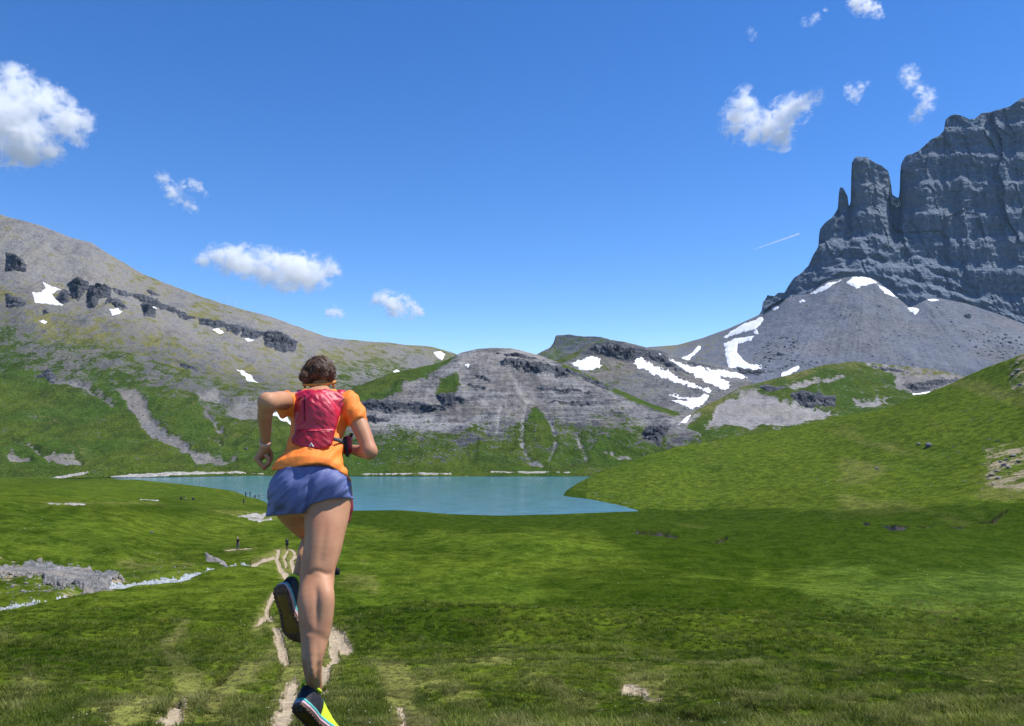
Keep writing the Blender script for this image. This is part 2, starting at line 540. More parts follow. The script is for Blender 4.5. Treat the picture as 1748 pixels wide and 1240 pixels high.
# --- meadow that runs from under the runner down to the lake and up the green hill on the right
WL = -34.0                                          # height of the lake
def wl_d(y): return -WL * F / (y - HY)
shore = [(235, 819), (330, 829), (400, 838), (425, 849), (445, 852), (470, 868), (500, 874), (600, 872), (680, 871), (760, 877), (850, 880), (950, 878), (1090, 873)]
mead = Sheet(-170, 1910, 2.6, [
    [(-300, 1460, 1.7), (2000, 1460, 1.7)],
    [(-300, 1290, 3.15), (2000, 1292, 3.15)],
    [(-300, 1200, 6.2), (1000, 1200, 6.2), (1400, 1205, 6.0), (2000, 1215, 5.6)],
    [(-300, 1150, 13), (2000, 1152, 13)],
    [(-300, 1100, 24), (1000, 1100, 24), (1500, 1108, 23), (2000, 1108, 23)],
    [(-300, 1050, 40), (2000, 1050, 40)],
    [(-300, 1018, 58), (0, 1018, 58), (200, 1010, 60), (400, 1000, 62), (2000, 1000, 62)],
    [(-300, 952, 76), (0, 954, 77), (190, 985, 78), (330, 968, 92), (420, 952, 103), (1000, 950, 104), (1300, 962, 100), (2000, 955, 100)],
    [(-300, 895, 90), (0, 902, 91), (200, 935, 92), (330, 925, 125), (420, 905, 168), (600, 902, 176), (900, 905, 172), (1100, 908, 170), (1300, 918, 150), (1500, 915, 135), (2000, 912, 130)],
    [(-300, 846, 112), (0, 851, 117), (200, 872, 140), (300, 874, 190), (420, 876, 225), (480, 878, 250), (600, 877, 252), (760, 882, 248), (950, 883, 246), (1090, 880, 248), (1200, 882, 232), (1400, 890, 188), (1600, 897, 160), (1748, 897, 152), (2000, 890, 140)],
    [(-300, 818, 375), (0, 817, 378), (200, 820, 380)] + [(x, y, wl_d(y)) for x, y in shore] + [(1130, 868, 264), (1200, 865, 258), (1400, 858, 224), (1748, 838, 182), (2000, 810, 160)],
    [(-300, 811, 415), (0, 811, 418), (225, 812, 420), (300, 818, 405), (400, 826, 382), (480, 858, 300), (600, 866, 286), (940, 872, 276), (952, 853, 304), (960, 849, 309), (1000, 854, 299), (1050, 863, 282), (1090, 870, 270), (1130, 855, 282), (1200, 838, 298), (1400, 802, 290), (1748, 760, 238), (2000, 700, 200)],
    [(-300, 806, 445), (225, 808, 440), (300, 813, 430), (400, 820, 410), (480, 848, 330), (600, 856, 312), (940, 861, 303), (954, 848, 314), (965, 842, 320), (1000, 832, 332), (1050, 817, 342), (1100, 802, 346), (1200, 797, 348), (1400, 760, 352), (1748, 682, 286), (2000, 610, 230)],
    [(-300, 803, 475), (225, 805, 460), (300, 810, 450), (400, 816, 432), (480, 838, 360), (600, 846, 340), (940, 852, 330), (956, 845, 322), (985, 826, 350), (1010, 813, 365), (1050, 796, 380), (1100, 781, 395), (1150, 767, 405), (1200, 757, 415), (1300, 738, 425), (1424, 713, 420), (1526, 690, 400), (1622, 656, 375), (1697, 625, 350), (1744, 607, 335), (1900, 555, 300)],
], step=2.2, back=((14, 5), (60, 26), (160, 70)), smooth=9, crest_smooth=4, ext=(900, 900))

# the submerged part of the sheet lies under the lake
R_, C_ = mead.yp.shape
X_, Y_ = mead.xp, mead.yp
sub = (X_ > 232) & (X_ < 958)
shy = np.interp(X_, [p[0] for p in shore], [p[1] for p in shore])
under = np.where(sub, np.clip((shy - Y_) / 14.0, 0, 1), 0) * (mead.d > 200)
cove = np.where((X_ >= 940) & (X_ < 1092), sstep(0, 4, shy - Y_) * sstep(0, 4, Y_ - np.interp(X_, [958, 1000, 1050, 1090], [849, 854, 863, 871])), 0) * (mead.d > 200)
mead.P[..., 2] -= 2.2 * np.maximum(under, cove)

PATHS = [
    [(478, 1242, 17.0), (488, 1215, 14.4), (496, 1190, 11.0), (503, 1172, 6.8)],
    [(548, 1180, 7.6), (553, 1150, 11.0), (566, 1128, 11.0), (574, 1115, 7.6), (570, 1098, 7.6), (566, 1080, 6.8), (560, 1062, 4.3)],
    [(572, 1078, 5.1), (584, 1094, 6.0), (600, 1102, 5.1)],
    [(487, 1118, 6.8), (481, 1098, 6.8), (474, 1078, 5.1), (468, 1068, 2.9)],
    [(462, 1050, 2.9), (455, 1036, 3.2), (456, 1020, 2.9), (464, 1008, 2.5), (478, 998, 2.5), (492, 990, 2.9)],
    [(510, 992, 5.0), (496, 980, 3.6), (478, 970, 2.4), (472, 960, 2.2), (476, 952, 1.9), (468, 945, 1.6), (482, 942, 1.4), (497, 943, 1.6), (503, 950, 2.2)],
    [(505, 985, 3.6), (503, 972, 2.2), (497, 962, 2.2), (504, 955, 2.2)],
    [(488, 966, 1.4), (484, 958, 1.2), (491, 950, 1.2)],
    [(436, 1066, 2.2), (446, 1052, 2.5), (458, 1046, 2.2)],
    [(400, 944, 1.0), (430, 944, 1.0), (470, 942, 1.3)], [(385, 948, 1.3), (405, 949, 1.4), (428, 948, 1.2)],
    [(268, 1242, 11.9), (287, 1228, 13.6), (300, 1214, 10.2), (308, 1204, 5.1)],
    [(1068, 1182, 4.2), (1085, 1186, 4.2), (1108, 1192, 3.4), (1125, 1194, 1.7)],
    [(690, 1240, 4.2), (688, 1222, 5.1), (683, 1205, 2.5)],
    [(430, 968, 1.2), (450, 962, 1.2), (468, 958, 1.1)],
]
FAINT = [
    [(690, 1240, 26), (684, 1195, 24), (672, 1165, 24), (655, 1140, 20), (628, 1134, 14)],
    [(300, 1215, 22), (322, 1175, 20), (300, 1130, 14), (282, 1095, 10), (318, 1060, 6)],
    [(455, 1130, 14), (430, 1145, 16), (395, 1170, 14), (360, 1200, 14)],
    [(190, 1240, 16), (215, 1215, 18), (260, 1195, 14)],
    [(478, 1242, 30), (492, 1195, 24), (500, 1160, 18), (487, 1118, 16), (474, 1075, 12), (445, 1052, 12), (455, 1020, 8)],
    [(560, 1150, 22), (572, 1110, 18), (590, 1098, 14)],
    [(440, 1068, 12), (452, 1030, 9)], [(500, 975, 16), (485, 955, 14)],
    [(390, 946, 5), (490, 942, 5)], [(845, 1142, 8), (868, 1150, 9)], [(575, 983, 4), (640, 975, 5)],
    [(1068, 1183, 10), (1120, 1192, 8)], [(430, 968, 4), (470, 958, 4)],
    [(700, 1240, 30), (760, 1230, 10)], [(620, 960, 4), (640, 985, 4)],
]
def union_stroke(x, y, L):
    s = np.full(np.shape(x), -40.0)
    for p in L:
        s = np.maximum(s, stroke_sdf(x, y, p))
    return s
def path_sdf(x, y):
    w = np.clip((y - 900) / 60, .25, 4)
    s = union_stroke(x, y, PATHS)
    return s + 1.5 * w * fbm(np.stack([x / (7 * w), y / (5 * w), 0 * x + 1.7], -1), 4, .65)

STREAM = [(-90, 1040, 3.5), (20, 1030, 3.0), (100, 1022, 2.2), (150, 1012, 3), (190, 1000, 3.5), (240, 995, 2.2), (300, 990, 2.2), (335, 984, 2.2), (365, 976, 3), (385, 970, 2), (425, 966, 1)]
CUT = [[(1474, 893, 1.2), (1490, 902, 2.7), (1512, 905, 2.4), (1530, 909, 3.5), (1556, 904, 2.1), (1580, 904, 2.9), (1606, 899, 2.1), (1640, 901, 2.7), (1664, 895, 2.1), (1690, 893, 2.7), (1704, 886, 1.9), (1718, 878, 1.0)],
       [(1085, 908, 0.9), (1105, 911, 2.1), (1130, 910, 1.6), (1155, 911, 0.9)], [(1186, 924, 1.2), (1200, 921, 2.9), (1215, 924, 3.2), (1224, 918, 1.9), (1240, 914, 1.0)], [(950, 895, 0.9), (975, 898, 1.6), (1000, 897, 0.9)]]
f_path = path_sdf(X_, Y_)
f_faint = union_stroke(X_, Y_, FAINT)
f_cut = union_stroke(X_, Y_, CUT) + 1.2 * fbm(np.stack([X_ / 12, Y_ / 6, X_ * 0], -1), 3)
f_stream = stroke_sdf(X_, Y_, STREAM)
DARKCUT = [[(355, 1175, 5), (385, 1155, 7), (412, 1138, 4)], [(475, 1160, 4), (490, 1148, 6), (505, 1142, 4)], [(285, 1205, 5), (305, 1196, 6)],
           [(1180, 1196, 5), (1230, 1208, 6), (1290, 1232, 5)], [(1160, 1226, 8), (1200, 1236, 10)], [(250, 1100, 4), (345, 1103, 3)]]
f_dk = union_stroke(X_, Y_, DARKCUT) + 4 * fbm(np.stack([X_ / 16, Y_ / 9, X_ * 0 + 5], -1), 3)

# relief: tussocks near, swells far; each wavelength only where the sheet can carry it
mpp_ = mead.d / F
dz = np.zeros_like(mpp_)
for wav, amp in ((0.22, .020), (0.5, .055), (1.3, .12), (3.2, .22), (8, .42), (20, 1.15), (48, 2.1)):
    on = sstep(2.2, 5.0, wav / (mpp_ * 2.6)) * sstep(0.2, 1.5, mead.d / wav * .8)
    flat = 1 - .75 * sstep(150, 215, mead.d) * sstep(880, 872, Y_) * ((X_ < 1000))
    dz += on * amp * flat * fbm(mead.P / wav + wav, 2)
dz *= (1 - np.maximum(under, cove)) * (1 - .96 * np.exp(-((mead.P[..., 2] - WL) / 1.6) ** 2) * (mead.d > 215) * (X_ < 1130) * (X_ > 200))
dz -= np.where(f_path > -3, np.clip((f_path + 3) / 5, 0, 1), 0) * np.clip(mpp_ * 9, .03, .30)
dz -= np.clip((f_cut + 1) / 3, 0, 1) * 1.5
dz -= np.clip((f_stream + 3) / 5, 0, 1) * .7
dz -= np.clip(f_dk / 6, 0, 1) * np.clip(mpp_ * 14, .05, .5)
mead.P[..., 2] += dz
wob = fbm(np.stack([X_ / 60, Y_ / 22, X_ * 0], -1), 4)
bank = np.maximum(poly_sdf(X_, Y_, [(-120, 945), (120, 955), (190, 985), (230, 995), (190, 1012), (130, 1025), (-120, 1040)]), -40)
g = np.ones_like(dz)
g -= .42 * sstep(-6, 6, bank + 10 * wob)
dark_ground = np.maximum(sstep(-1.4, .8, f_cut), .8 * sstep(-1, 4, f_dk))  # peaty along the stream cuts, simply darker in the hollow strokes
wpx = np.clip((Y_ - 900) / 60, .3, 4)
g -= .9 * sstep(-2.6 * wpx, 1.2 * wpx, f_path)
hillrocks = np.maximum(poly_sdf(X_, Y_, [(1680, 765), (1760, 755), (1760, 840), (1685, 835)]), poly_sdf(X_, Y_, [(1715, 610), (1760, 600), (1760, 690), (1725, 660)]))
g -= .45 * sstep(-12, 8, hillrocks + 12 * wob)
dry = .8 * sstep(-18, 14, f_faint + 16 * wob)
dry += .8 * sstep(-6, 2, f_path)
dry += .55 * sstep(-25, 20, poly_sdf(X_, Y_, [(200, 960), (330, 955), (320, 985), (215, 990)], 60) + 20 * wob)
hillw = ((X_ > 1000) * (Y_ < 900)).astype(float)
dry += hillw * .62 * sstep(-.1, .35, fbm(np.stack([(X_ + Y_ * 1.1) / 210, (Y_ - X_ * .25) / 46, X_ * 0 + 8], -1), 4))
dry += .3 * sstep(.05, .5, fbm(np.stack([X_ / 150, Y_ / 26, X_ * 0 + 4], -1), 4)) * (Y_ > 880)
nearl = sstep(1030, 1190, Y_)
dry += nearl * (.22 + .75 * sstep(-.15, .4, fbm(np.stack([X_ / 90, Y_ / 34, X_ * 0 + 12], -1), 4)))
dry += .6 * sstep(-5, 5, np.where(X_ < 480, stroke_sdf(X_, Y_, [(70, 858, 3), (150, 860, 5), (240, 858, 3), (380, 872, 4), (470, 882, 6)]), -40) + 8 * wob)
sedge = fbm(np.stack([X_ / 260 + 3, Y_ / 34, X_ * 0 + 2], -1), 5, .55)
dkreg = union_stroke(X_, Y_, [[(940, 1000, 12), (1120, 1010, 16), (1300, 1030, 18), (1420, 1050, 8)], [(1100, 930, 8), (1320, 950, 14), (1560, 940, 10)], [(1310, 1128, 8), (1450, 1150, 12), (1620, 1180, 12), (1760, 1200, 8)], [(962, 852, 4), (1040, 866, 6), (1090, 878, 8), (1250, 874, 8), (1450, 882, 9), (1760, 862, 9)], [(600, 880, 5), (900, 892, 6), (1200, 885, 6), (1700, 870, 8)], [(620, 1060, 18), (820, 1070, 22)], [(30, 1130, 14), (220, 1110, 16), (340, 1120, 8)]])
flatdark = poly_sdf(X_, Y_, [(1010, 878), (1250, 882), (1500, 890), (1900, 872), (1900, 955), (1300, 972), (1040, 930)], 60)
sedge = .5 - 1.35 * sedge - .40 * hillw * (Y_ < 868) + .85 * sstep(-25, 25, flatdark + 16 * wob) + .75 * sstep(-26, 14, dkreg + 18 * wob)  # shade bands and a lit hill painted into the colour over random plant tone
mead.attrs = dict(sedge=np.clip(sedge, 0, 1), dark_ground=dark_ground, grass=g, dry=np.clip(dry, 0, 1), wet=sstep(-120, 60, poly_sdf(X_, Y_, [(1400, 1010), (1600, 965), (1900, 960), (1900, 1100), (1600, 1090), (1450, 1060)], 130)))  # sedge includes the painted shade bands and lit hill
o_mead = mead.build("meadow", meadow_mat(), "green alpine meadow sloping down to the lake and up the hill on its right")

# --- left mountainside
left = Sheet(-170, 840, 2.0, [
    [(-170, 818, 385), (30, 818, 385), (210, 816, 395), (400, 813, 406), (570, 812, 410), (840, 812, 410)],
    [(-170, 770, 430), (30, 772, 432), (300, 785, 440), (400, 784, 450), (570, 785, 450), (840, 770, 500)],
    [(-170, 690, 520), (30, 695, 520), (300, 712, 530), (400, 715, 540), (570, 740, 520), (700, 720, 590), (840, 720, 640)],
    [(-170, 570, 660), (30, 590, 650), (200, 615, 640), (400, 655, 650), (570, 695, 600), (700, 685, 720), (840, 690, 740)],
    [(-170, 460, 800), (30, 490, 770), (200, 535, 760), (400, 585, 790), (500, 615, 800), (570, 640, 750), (700, 650, 860), (840, 660, 900)],
    [(-170, 335, 930), (0, 366, 905), (27, 374, 900), (76, 388, 900), (117, 405, 900), (159, 417, 905), (189, 437, 910), (212, 450, 915), (243, 469, 920), (288, 487, 925), (322, 499, 930), (360, 512, 940), (417, 529, 955), (460, 540, 970), (520, 562, 990), (560, 577, 1000), (610, 583, 1020), (660, 586, 1050), (700, 590, 1080), (735, 592, 1110), (775, 603, 1150), (840, 630, 1200)],
], step=2.0, back=((60, 20), (200, 110), (500, 330)), smooth=8, crest_smooth=1.6, ext=(900, 0))
X_, Y_ = left.xp, left.yp
W4 = fbm(np.stack([X_ / 55, Y_ / 40, X_ * 0], -1), 5)
W1 = fbm(np.stack([X_ / 14, Y_ / 11, X_ * 0 + 3], -1), 4)
SCREE_L = [
    [(205, 671), (227, 669), (246, 682), (258, 709), (288, 739), (318, 750), (326, 765), (379, 781), (409, 788), (379, 800), (333, 796), (326, 781), (280, 758), (250, 739), (220, 701)],
    [(64, 769), (129, 773), (144, 788), (140, 801), (95, 796)], [(10, 767), (53, 776), (57, 790), (10, 790)],
    [(390, 705), (413, 690), (445, 693), (445, 716), (409, 718)], [(337, 678), (375, 674), (379, 690), (341, 693)],
    [(350, 706), (375, 735), (385, 745), (378, 730)], [(355, 742), (380, 748), (378, 760), (362, 752)],
]
sc = np.full(X_.shape, -40.0)
for p in SCREE_L: sc = np.maximum(sc, poly_sdf(X_, Y_, p))
sc = np.maximum(sc, stroke_sdf(X_, Y_, [(92, 648, 4), (140, 659, 5), (170, 675, 4), (192, 692, 3)]))
sc = np.maximum(sc, stroke_sdf(X_, Y_, [(20, 742, 4), (55, 760, 5), (85, 790, 5)]))
gl = np.interp(X_, [-170, 27, 80, 140, 200, 265, 340, 400, 450, 520, 560, 600, 640, 840], [575, 588, 615, 625, 632, 650, 672, 690, 700, 690, 668, 650, 642, 638])
grs = .5 + (Y_ - gl) / 95.0 + .55 * W4 + .25 * W1
mot = sstep(-150, -20, Y_ - gl) * .40
grs = np.where(Y_ < gl, np.maximum(grs, mot + .10 + .6 * W4 + .3 * W1), grs)
crestY = np.broadcast_to(left.yp[left.nf - 1], X_.shape)
grs += np.interp(X_, [0, 380, 470, 840], [.34, .34, .02, -.12]) * sstep(60, 12, Y_ - crestY - np.interp(X_, [0, 200, 350, 500, 700], [10, 18, 12, 8, 0])) * sstep(120, 330, X_) + .22 * W4 * sstep(120, 300, X_) * (Y_ < crestY + 70)
grs = grs * (1 - .92 * sstep(-9, 7, sc + 11 * W1))
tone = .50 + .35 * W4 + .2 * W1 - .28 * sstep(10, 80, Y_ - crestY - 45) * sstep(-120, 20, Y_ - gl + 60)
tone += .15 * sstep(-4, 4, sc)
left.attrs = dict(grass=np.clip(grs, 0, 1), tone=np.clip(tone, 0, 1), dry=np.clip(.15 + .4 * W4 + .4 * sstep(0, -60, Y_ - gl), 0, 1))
amp = np.minimum(1, (np.arange(X_.shape[0])[:, None] + 1) / 18.0)
rel = 9.0 * fbm(left.P / 140, 3) + 4.0 * fbm(left.P / 38 + 4, 4) + 1.4 * fbm(left.P / 9 + 2, 3)
gul = fbm(np.stack([left.P[..., 0] / 26, left.P[..., 1] / 160, left.P[..., 0] * 0], -1), 4, ridged=True)
fade = np.clip((Y_ - crestY) / 30, .25, 1)
left.P[..., 2] += amp * (rel * fade + 3.2 * (gul - .3) * fade - 2.0 * sstep(-4, 6, sc))
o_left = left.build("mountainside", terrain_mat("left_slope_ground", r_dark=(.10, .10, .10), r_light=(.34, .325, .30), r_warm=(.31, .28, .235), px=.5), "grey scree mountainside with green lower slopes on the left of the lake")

# --- central domed mountain
dome = Sheet(430, 1196, 1.8, [
    [(430, 814, 470), (540, 814, 404), (1200, 814, 404)],
    [(430, 797, 500), (540, 790, 432), (600, 785, 440), (800, 778, 445), (1100, 785, 440), (1200, 780, 445)],
    [(430, 780, 540), (540, 750, 490), (600, 735, 490), (800, 712, 505), (950, 712, 505), (1100, 745, 480), (1200, 750, 480)],
    [(430, 765, 580), (540, 720, 535), (600, 695, 540), (700, 675, 560), (800, 645, 580), (900, 645, 585), (1000, 675, 570), (1100, 715, 535), (1200, 735, 510)],
    [(430, 745, 640), (500, 715, 600), (560, 688, 575), (600, 667, 580), (621, 657, 590), (662, 640, 600), (703, 631, 610), (756, 619, 625), (789, 602, 640), (814, 597, 645), (840, 595, 650), (872, 596, 655), (905, 603, 655), (929, 611, 650), (958, 622, 650), (987, 634, 645), (1032, 655, 640), (1065, 671, 632), (1115, 692, 620), (1164, 706, 600), (1196, 720, 590)],
], step=1.8, back=((25, 8), (80, 45), (200, 140)), smooth=8, crest_smooth=2)
X_, Y_ = dome.xp, dome.yp
W4 = fbm(np.stack([X_ / 50, Y_ / 34, X_ * 0 + 6], -1), 5)
W1 = fbm(np.stack([X_ / 12, Y_ / 9, X_ * 0 + 1], -1), 4)
gp = np.full(X_.shape, -40.0)
for p in ([(590, 672), (660, 640), (781, 604), (760, 626), (720, 648), (686, 663), (682, 679), (640, 690), (590, 700)], [(752, 655), (781, 642), (783, 660), (778, 678), (744, 679)],
          [(913, 704), (929, 714), (946, 750), (942, 768), (905, 768), (893, 735)], [(958, 620), (1000, 640), (1065, 670), (1164, 704), (1150, 714), (1080, 688), (1020, 662), (965, 634)],
          [(1030, 760), (1120, 778), (1130, 815), (1000, 815), (960, 790)]):
    gp = np.maximum(gp, poly_sdf(X_, Y_, p))
grs = .48 + (Y_ - np.interp(X_, [430, 560, 620, 760, 860, 960, 1060, 1100, 1160], [735, 735, 752, 752, 742, 735, 725, 745, 760])) / 75 + .5 * W4 + .25 * W1
grs = np.maximum(grs, sstep(-7, 5, gp + 6 * W1))
gul_l = [[(905, 684, 2), (898, 705, 2.5), (892, 728, 3), (891, 766, 3.5), (903, 788, 4), (925, 796, 6)], [(928, 708, 2), (942, 735, 2), (950, 754, 2.5), (938, 785, 2.5)], [(870, 640, 4), (885, 662, 6), (900, 690, 5)],
         [(855, 700, 3), (848, 745, 3)], [(985, 745, 4), (1000, 785, 4)], [(1030, 775, 3), (1060, 790, 6), (1075, 792, 4)]]
gs = union_stroke(X_, Y_, gul_l) - .8 + 2.2 * fbm(np.stack([X_ / 7, Y_ / 22, X_ * 0 + 9], -1), 3)
grs *= 1 - .62 * sstep(-5, 4, gs + 6 * W1)
lightband = poly_sdf(X_, Y_, [(610, 728), (765, 722), (800, 735), (760, 745), (610, 748)])
tone = .34 + .6 * W4 + .38 * W1 + .35 * sstep(-8, 5, lightband + 6 * W1) + .3 * sstep(-3, 3, gs) + .25 * sstep(25, 0, np.abs(Y_ - 606)) * ((X_ > 780) & (X_ < 930))
tone += .3 * sstep(700, 670, X_ + 0 * Y_) * 0
dome.attrs = dict(grass=np.clip(grs, 0, 1), tone=np.clip(tone, 0, 1), dry=np.clip(.12 + .35 * W4, 0, 1))
amp = np.minimum(1, (np.arange(X_.shape[0])[:, None] + 1) / 18.0)
crestY = np.broadcast_to(dome.yp[dome.nf - 1], X_.shape)
fade = np.clip((Y_ - crestY) / 25, .2, 1)
rel = 5 * fbm(dome.P / 90 + 3, 3) + 2.6 * fbm(dome.P / 26 + 1, 4, ridged=True) + .9 * fbm(dome.P / 7, 3)
gul = fbm(np.stack([dome.P[..., 0] / 22, dome.P[..., 1] / 120, dome.P[..., 0] * 0 + 4], -1), 4, ridged=True)
dome.P[..., 2] += amp * (rel * fade + 2.6 * gul * fade - 1.0 * sstep(-5, 4, gs))
o_dome = dome.build("mountain", terrain_mat("dome_ground", r_dark=(.055, .058, .066), r_light=(.37, .365, .355), r_warm=(.28, .25, .22), px=.42, strata=.75), "domed grey mountain with dark rock bands behind the lake")

# --- dark ridge with snow gullies behind the dome
ridge = Sheet(880, 1350, 1.6, [
    [(880, 740, 690), (1350, 730, 690)],
    [(880, 690, 760), (1100, 690, 760), (1220, 690, 740), (1350, 690, 760)],
    [(880, 655, 830), (979, 640, 840), (1100, 640, 840), (1220, 655, 810), (1350, 670, 830)],
    [(880, 648, 850), (940, 620, 890), (979, 605, 910), (1000, 592, 925), (1012, 585, 935), (1045, 580, 945), (1082, 587, 945), (1107, 595, 940), (1135, 602, 935), (1177, 617, 925), (1238, 626, 915), (1292, 641, 905), (1350, 660, 895)],
], step=1.6, back=((25, 14), (90, 70), (200, 170)), smooth=6, crest_smooth=1.2)
X_, Y_ = ridge.xp, ridge.yp
W4 = fbm(np.stack([X_ / 44, Y_ / 26, X_ * 0 + 9], -1), 5)
W1 = fbm(np.stack([X_ / 10, Y_ / 8, X_ * 0 + 2], -1), 4)
crestY = np.broadcast_to(ridge.yp[ridge.nf - 1], X_.shape)
grs = np.clip(.85 * sstep(12, 2, Y_ - crestY) * sstep(1060, 1000, X_) + .35 + .4 * W4 - .3 * sstep(1060, 1140, X_), 0, 1) * .8
dk = poly_sdf(X_, Y_, [(985, 606), (1012, 588), (1045, 582), (1090, 592), (1135, 606), (1160, 640), (1110, 612), (1074, 622), (1040, 612)])
tone = .50 + .4 * W4 - .5 * sstep(-5, 5, dk + 5 * W1)
ridge.attrs = dict(grass=grs * (1 - sstep(-4, 4, dk)), tone=np.clip(tone, 0, 1), dry=np.clip(.3 + .4 * W4, 0, 1))
rel = 5 * fbm(ridge.P / 80 + 8, 3) + 2.4 * fbm(ridge.P / 22 + 5, 4, ridged=True) + .9 * fbm(ridge.P / 7, 3)
ridge.P[..., 2] += rel * np.clip((Y_ - crestY) / 25, .3, 1)
o_ridge = ridge.build("mountain_ridge", terrain_mat("ridge_ground", r_dark=(.045, .05, .058), r_light=(.27, .265, .25), px=.62, strata=.5), "dark ridge streaked with snow gullies right of the domed mountain")

# --- far table mountain
far = Sheet(870, 1120, 1.6, [
    [(870, 680, 1750), (1120, 680, 1750)],
    [(870, 640, 1850), (921, 612, 1900), (948, 592, 1950), (1010, 588, 1960), (1037, 590, 1960), (1120, 625, 1900)],
    [(870, 632, 1900), (910, 607, 1930), (921, 602, 1940), (940, 593, 1955), (946, 584, 1958), (948, 574, 1962), (971, 572, 1970), (1008, 574, 1975), (1037, 578, 1980), (1060, 588, 1970), (1120, 622, 1950)],
], step=1.4, back=((60, 20), (300, 160)), smooth=2.5, crest_smooth=.8)
X_, Y_ = far.xp, far.yp
W4 = fbm(np.stack([X_ / 30, Y_ / 14, X_ * 0 + 5], -1), 5)
top = sstep(4, 1, Y_ - far.yp[far.nf - 1])
far.attrs = dict(grass=np.clip(.45 + .6 * W4, 0, 1) * (1 - .8 * top), tone=np.clip(.35 + .5 * W4, 0, 1), dry=np.full(X_.shape, .35))
far.P[..., 2] += 5 * fbm(far.P / 50, 4)
o_far = far.build("table_mountain", terrain_mat("far_ground", r_dark=(.06, .065, .075), r_light=(.22, .22, .22), px=1.3, strata=.8), "small far flat-topped mountain seen over the middle ridge")

# --- saddle and scree apron below the cliffs
ST = [(1060, 602, 1260), (1107, 593, 1250), (1156, 589, 1230), (1197, 578, 1205), (1242, 562, 1180), (1300, 536, 1160), (1343, 509, 1140), (1380, 502, 1122), (1413, 480, 1112), (1445, 474, 1105), (1470, 472, 1100), (1495, 478, 1100), (1536, 512, 1092), (1553, 526, 1085), (1581, 512, 1088), (1602, 509, 1092), (1651, 519, 1092), (1713, 540, 1084), (1744, 552, 1075), (1910, 600, 1060)]
scree = Sheet(1060, 1910, 1.8, [
    [(1060, 690, 790), (1300, 690, 790), (1910, 700, 770)],
    [(1060, 650, 900), (1170, 640, 930), (1300, 625, 900), (1470, 600, 905), (1744, 630, 890), (1910, 660, 880)],
    [(1060, 615, 1130), (1170, 605, 1120), (1240, 590, 1090), (1300, 570, 1050), (1380, 540, 1040), (1470, 520, 1035), (1553, 553, 1020), (1620, 545, 1020), (1744, 580, 1000), (1910, 620, 990)],
    ST,
], step=1.8, back=((20, 4), (80, 40), (300, 200)), smooth=7, crest_smooth=2, ext=(0, 900))
X_, Y_ = scree.xp, scree.yp
W4 = fbm(np.stack([X_ / 70, Y_ / 40, X_ * 0 + 7], -1), 5)
W1 = fbm(np.stack([X_ / 12, Y_ / 9, X_ * 0 + 6], -1), 4)
sad = sstep(1300, 1230, X_ + .35 * (Y_ - 560) + 10 * W4)
ang = np.arctan2(X_ - 1480, Y_ - 410)
rays = fbm(np.stack([ang * 26, (Y_ - 400) / 160, X_ * 0], -1), 4)
tone = .40 + .32 * W4 + .22 * rays + .15 * W1 + .1 * sad
scree.attrs = dict(grass=np.clip(.30 * sad + .3 * W4 * sad, 0, 1), tone=np.clip(tone, 0, 1), dry=np.clip(sad * .8, 0, 1))
rel = (3.5 * fbm(scree.P / 70, 3) + 1.6 * fbm(scree.P / 18 + 3, 3) + 1.2 * rays) * np.clip((Y_ - scree.yp[scree.nf - 1]) / 25, .15, 1)
scree.P[..., 2] += rel
m_scree = terrain_mat("scree_stones", r_dark=(.105, .115, .14), r_light=(.235, .25, .285), r_warm=(.25, .245, .245), px=.75, speck=.08)
o_scree = scree.build("scree_slope", m_scree, "grey scree apron and saddle below the cliffs on the right")

# --- cliffs
CT = [(1285, 545), (1300, 534), (1302, 516), (1306, 512), (1310, 504), (1322, 506), (1328, 500), (1339, 500), (1346, 488), (1355, 475), (1366, 468), (1380, 454), (1388, 436), (1397, 421), (1398, 402), (1400, 391), (1408, 381), (1421, 371), (1430, 357), (1432, 330), (1434, 320), (1439, 321), (1443, 328), (1447, 336), (1449, 352), (1452, 348), (1453, 300), (1454, 278), (1459, 270), (1464, 267), (1471, 269), (1479, 268), (1490, 276), (1503, 282), (1511, 288), (1516, 292), (1519, 304), (1521, 315), (1523, 332), (1528, 336), (1534, 338), (1536, 325), (1537, 286), (1540, 277), (1546, 266), (1557, 263), (1569, 257), (1580, 247), (1590, 238), (1603, 232), (1612, 222), (1613, 210), (1615, 203), (1622, 198), (1631, 195), (1645, 199), (1655, 204), (1664, 203), (1676, 193), (1690, 192), (1701, 188), (1714, 185), (1725, 181), (1735, 174), (1744, 168), (1800, 150), (1910, 140)]
cxs = np.arange(1286, 1910, 1.1)
ctop = np.interp(cxs, [p[0] for p in CT], [p[1] for p in CT])
ctop += 1.2 * fbm(np.stack([cxs / 5, cxs * 0, cxs * 0], -1), 3)
base_y = np.interp(cxs, [p[0] for p in ST], [p[1] for p in ST]) + 7
base_d = np.interp(cxs, [p[0] for p in ST], [p[2] for p in ST]) + 16
hgt = (base_y - ctop) / F * base_d
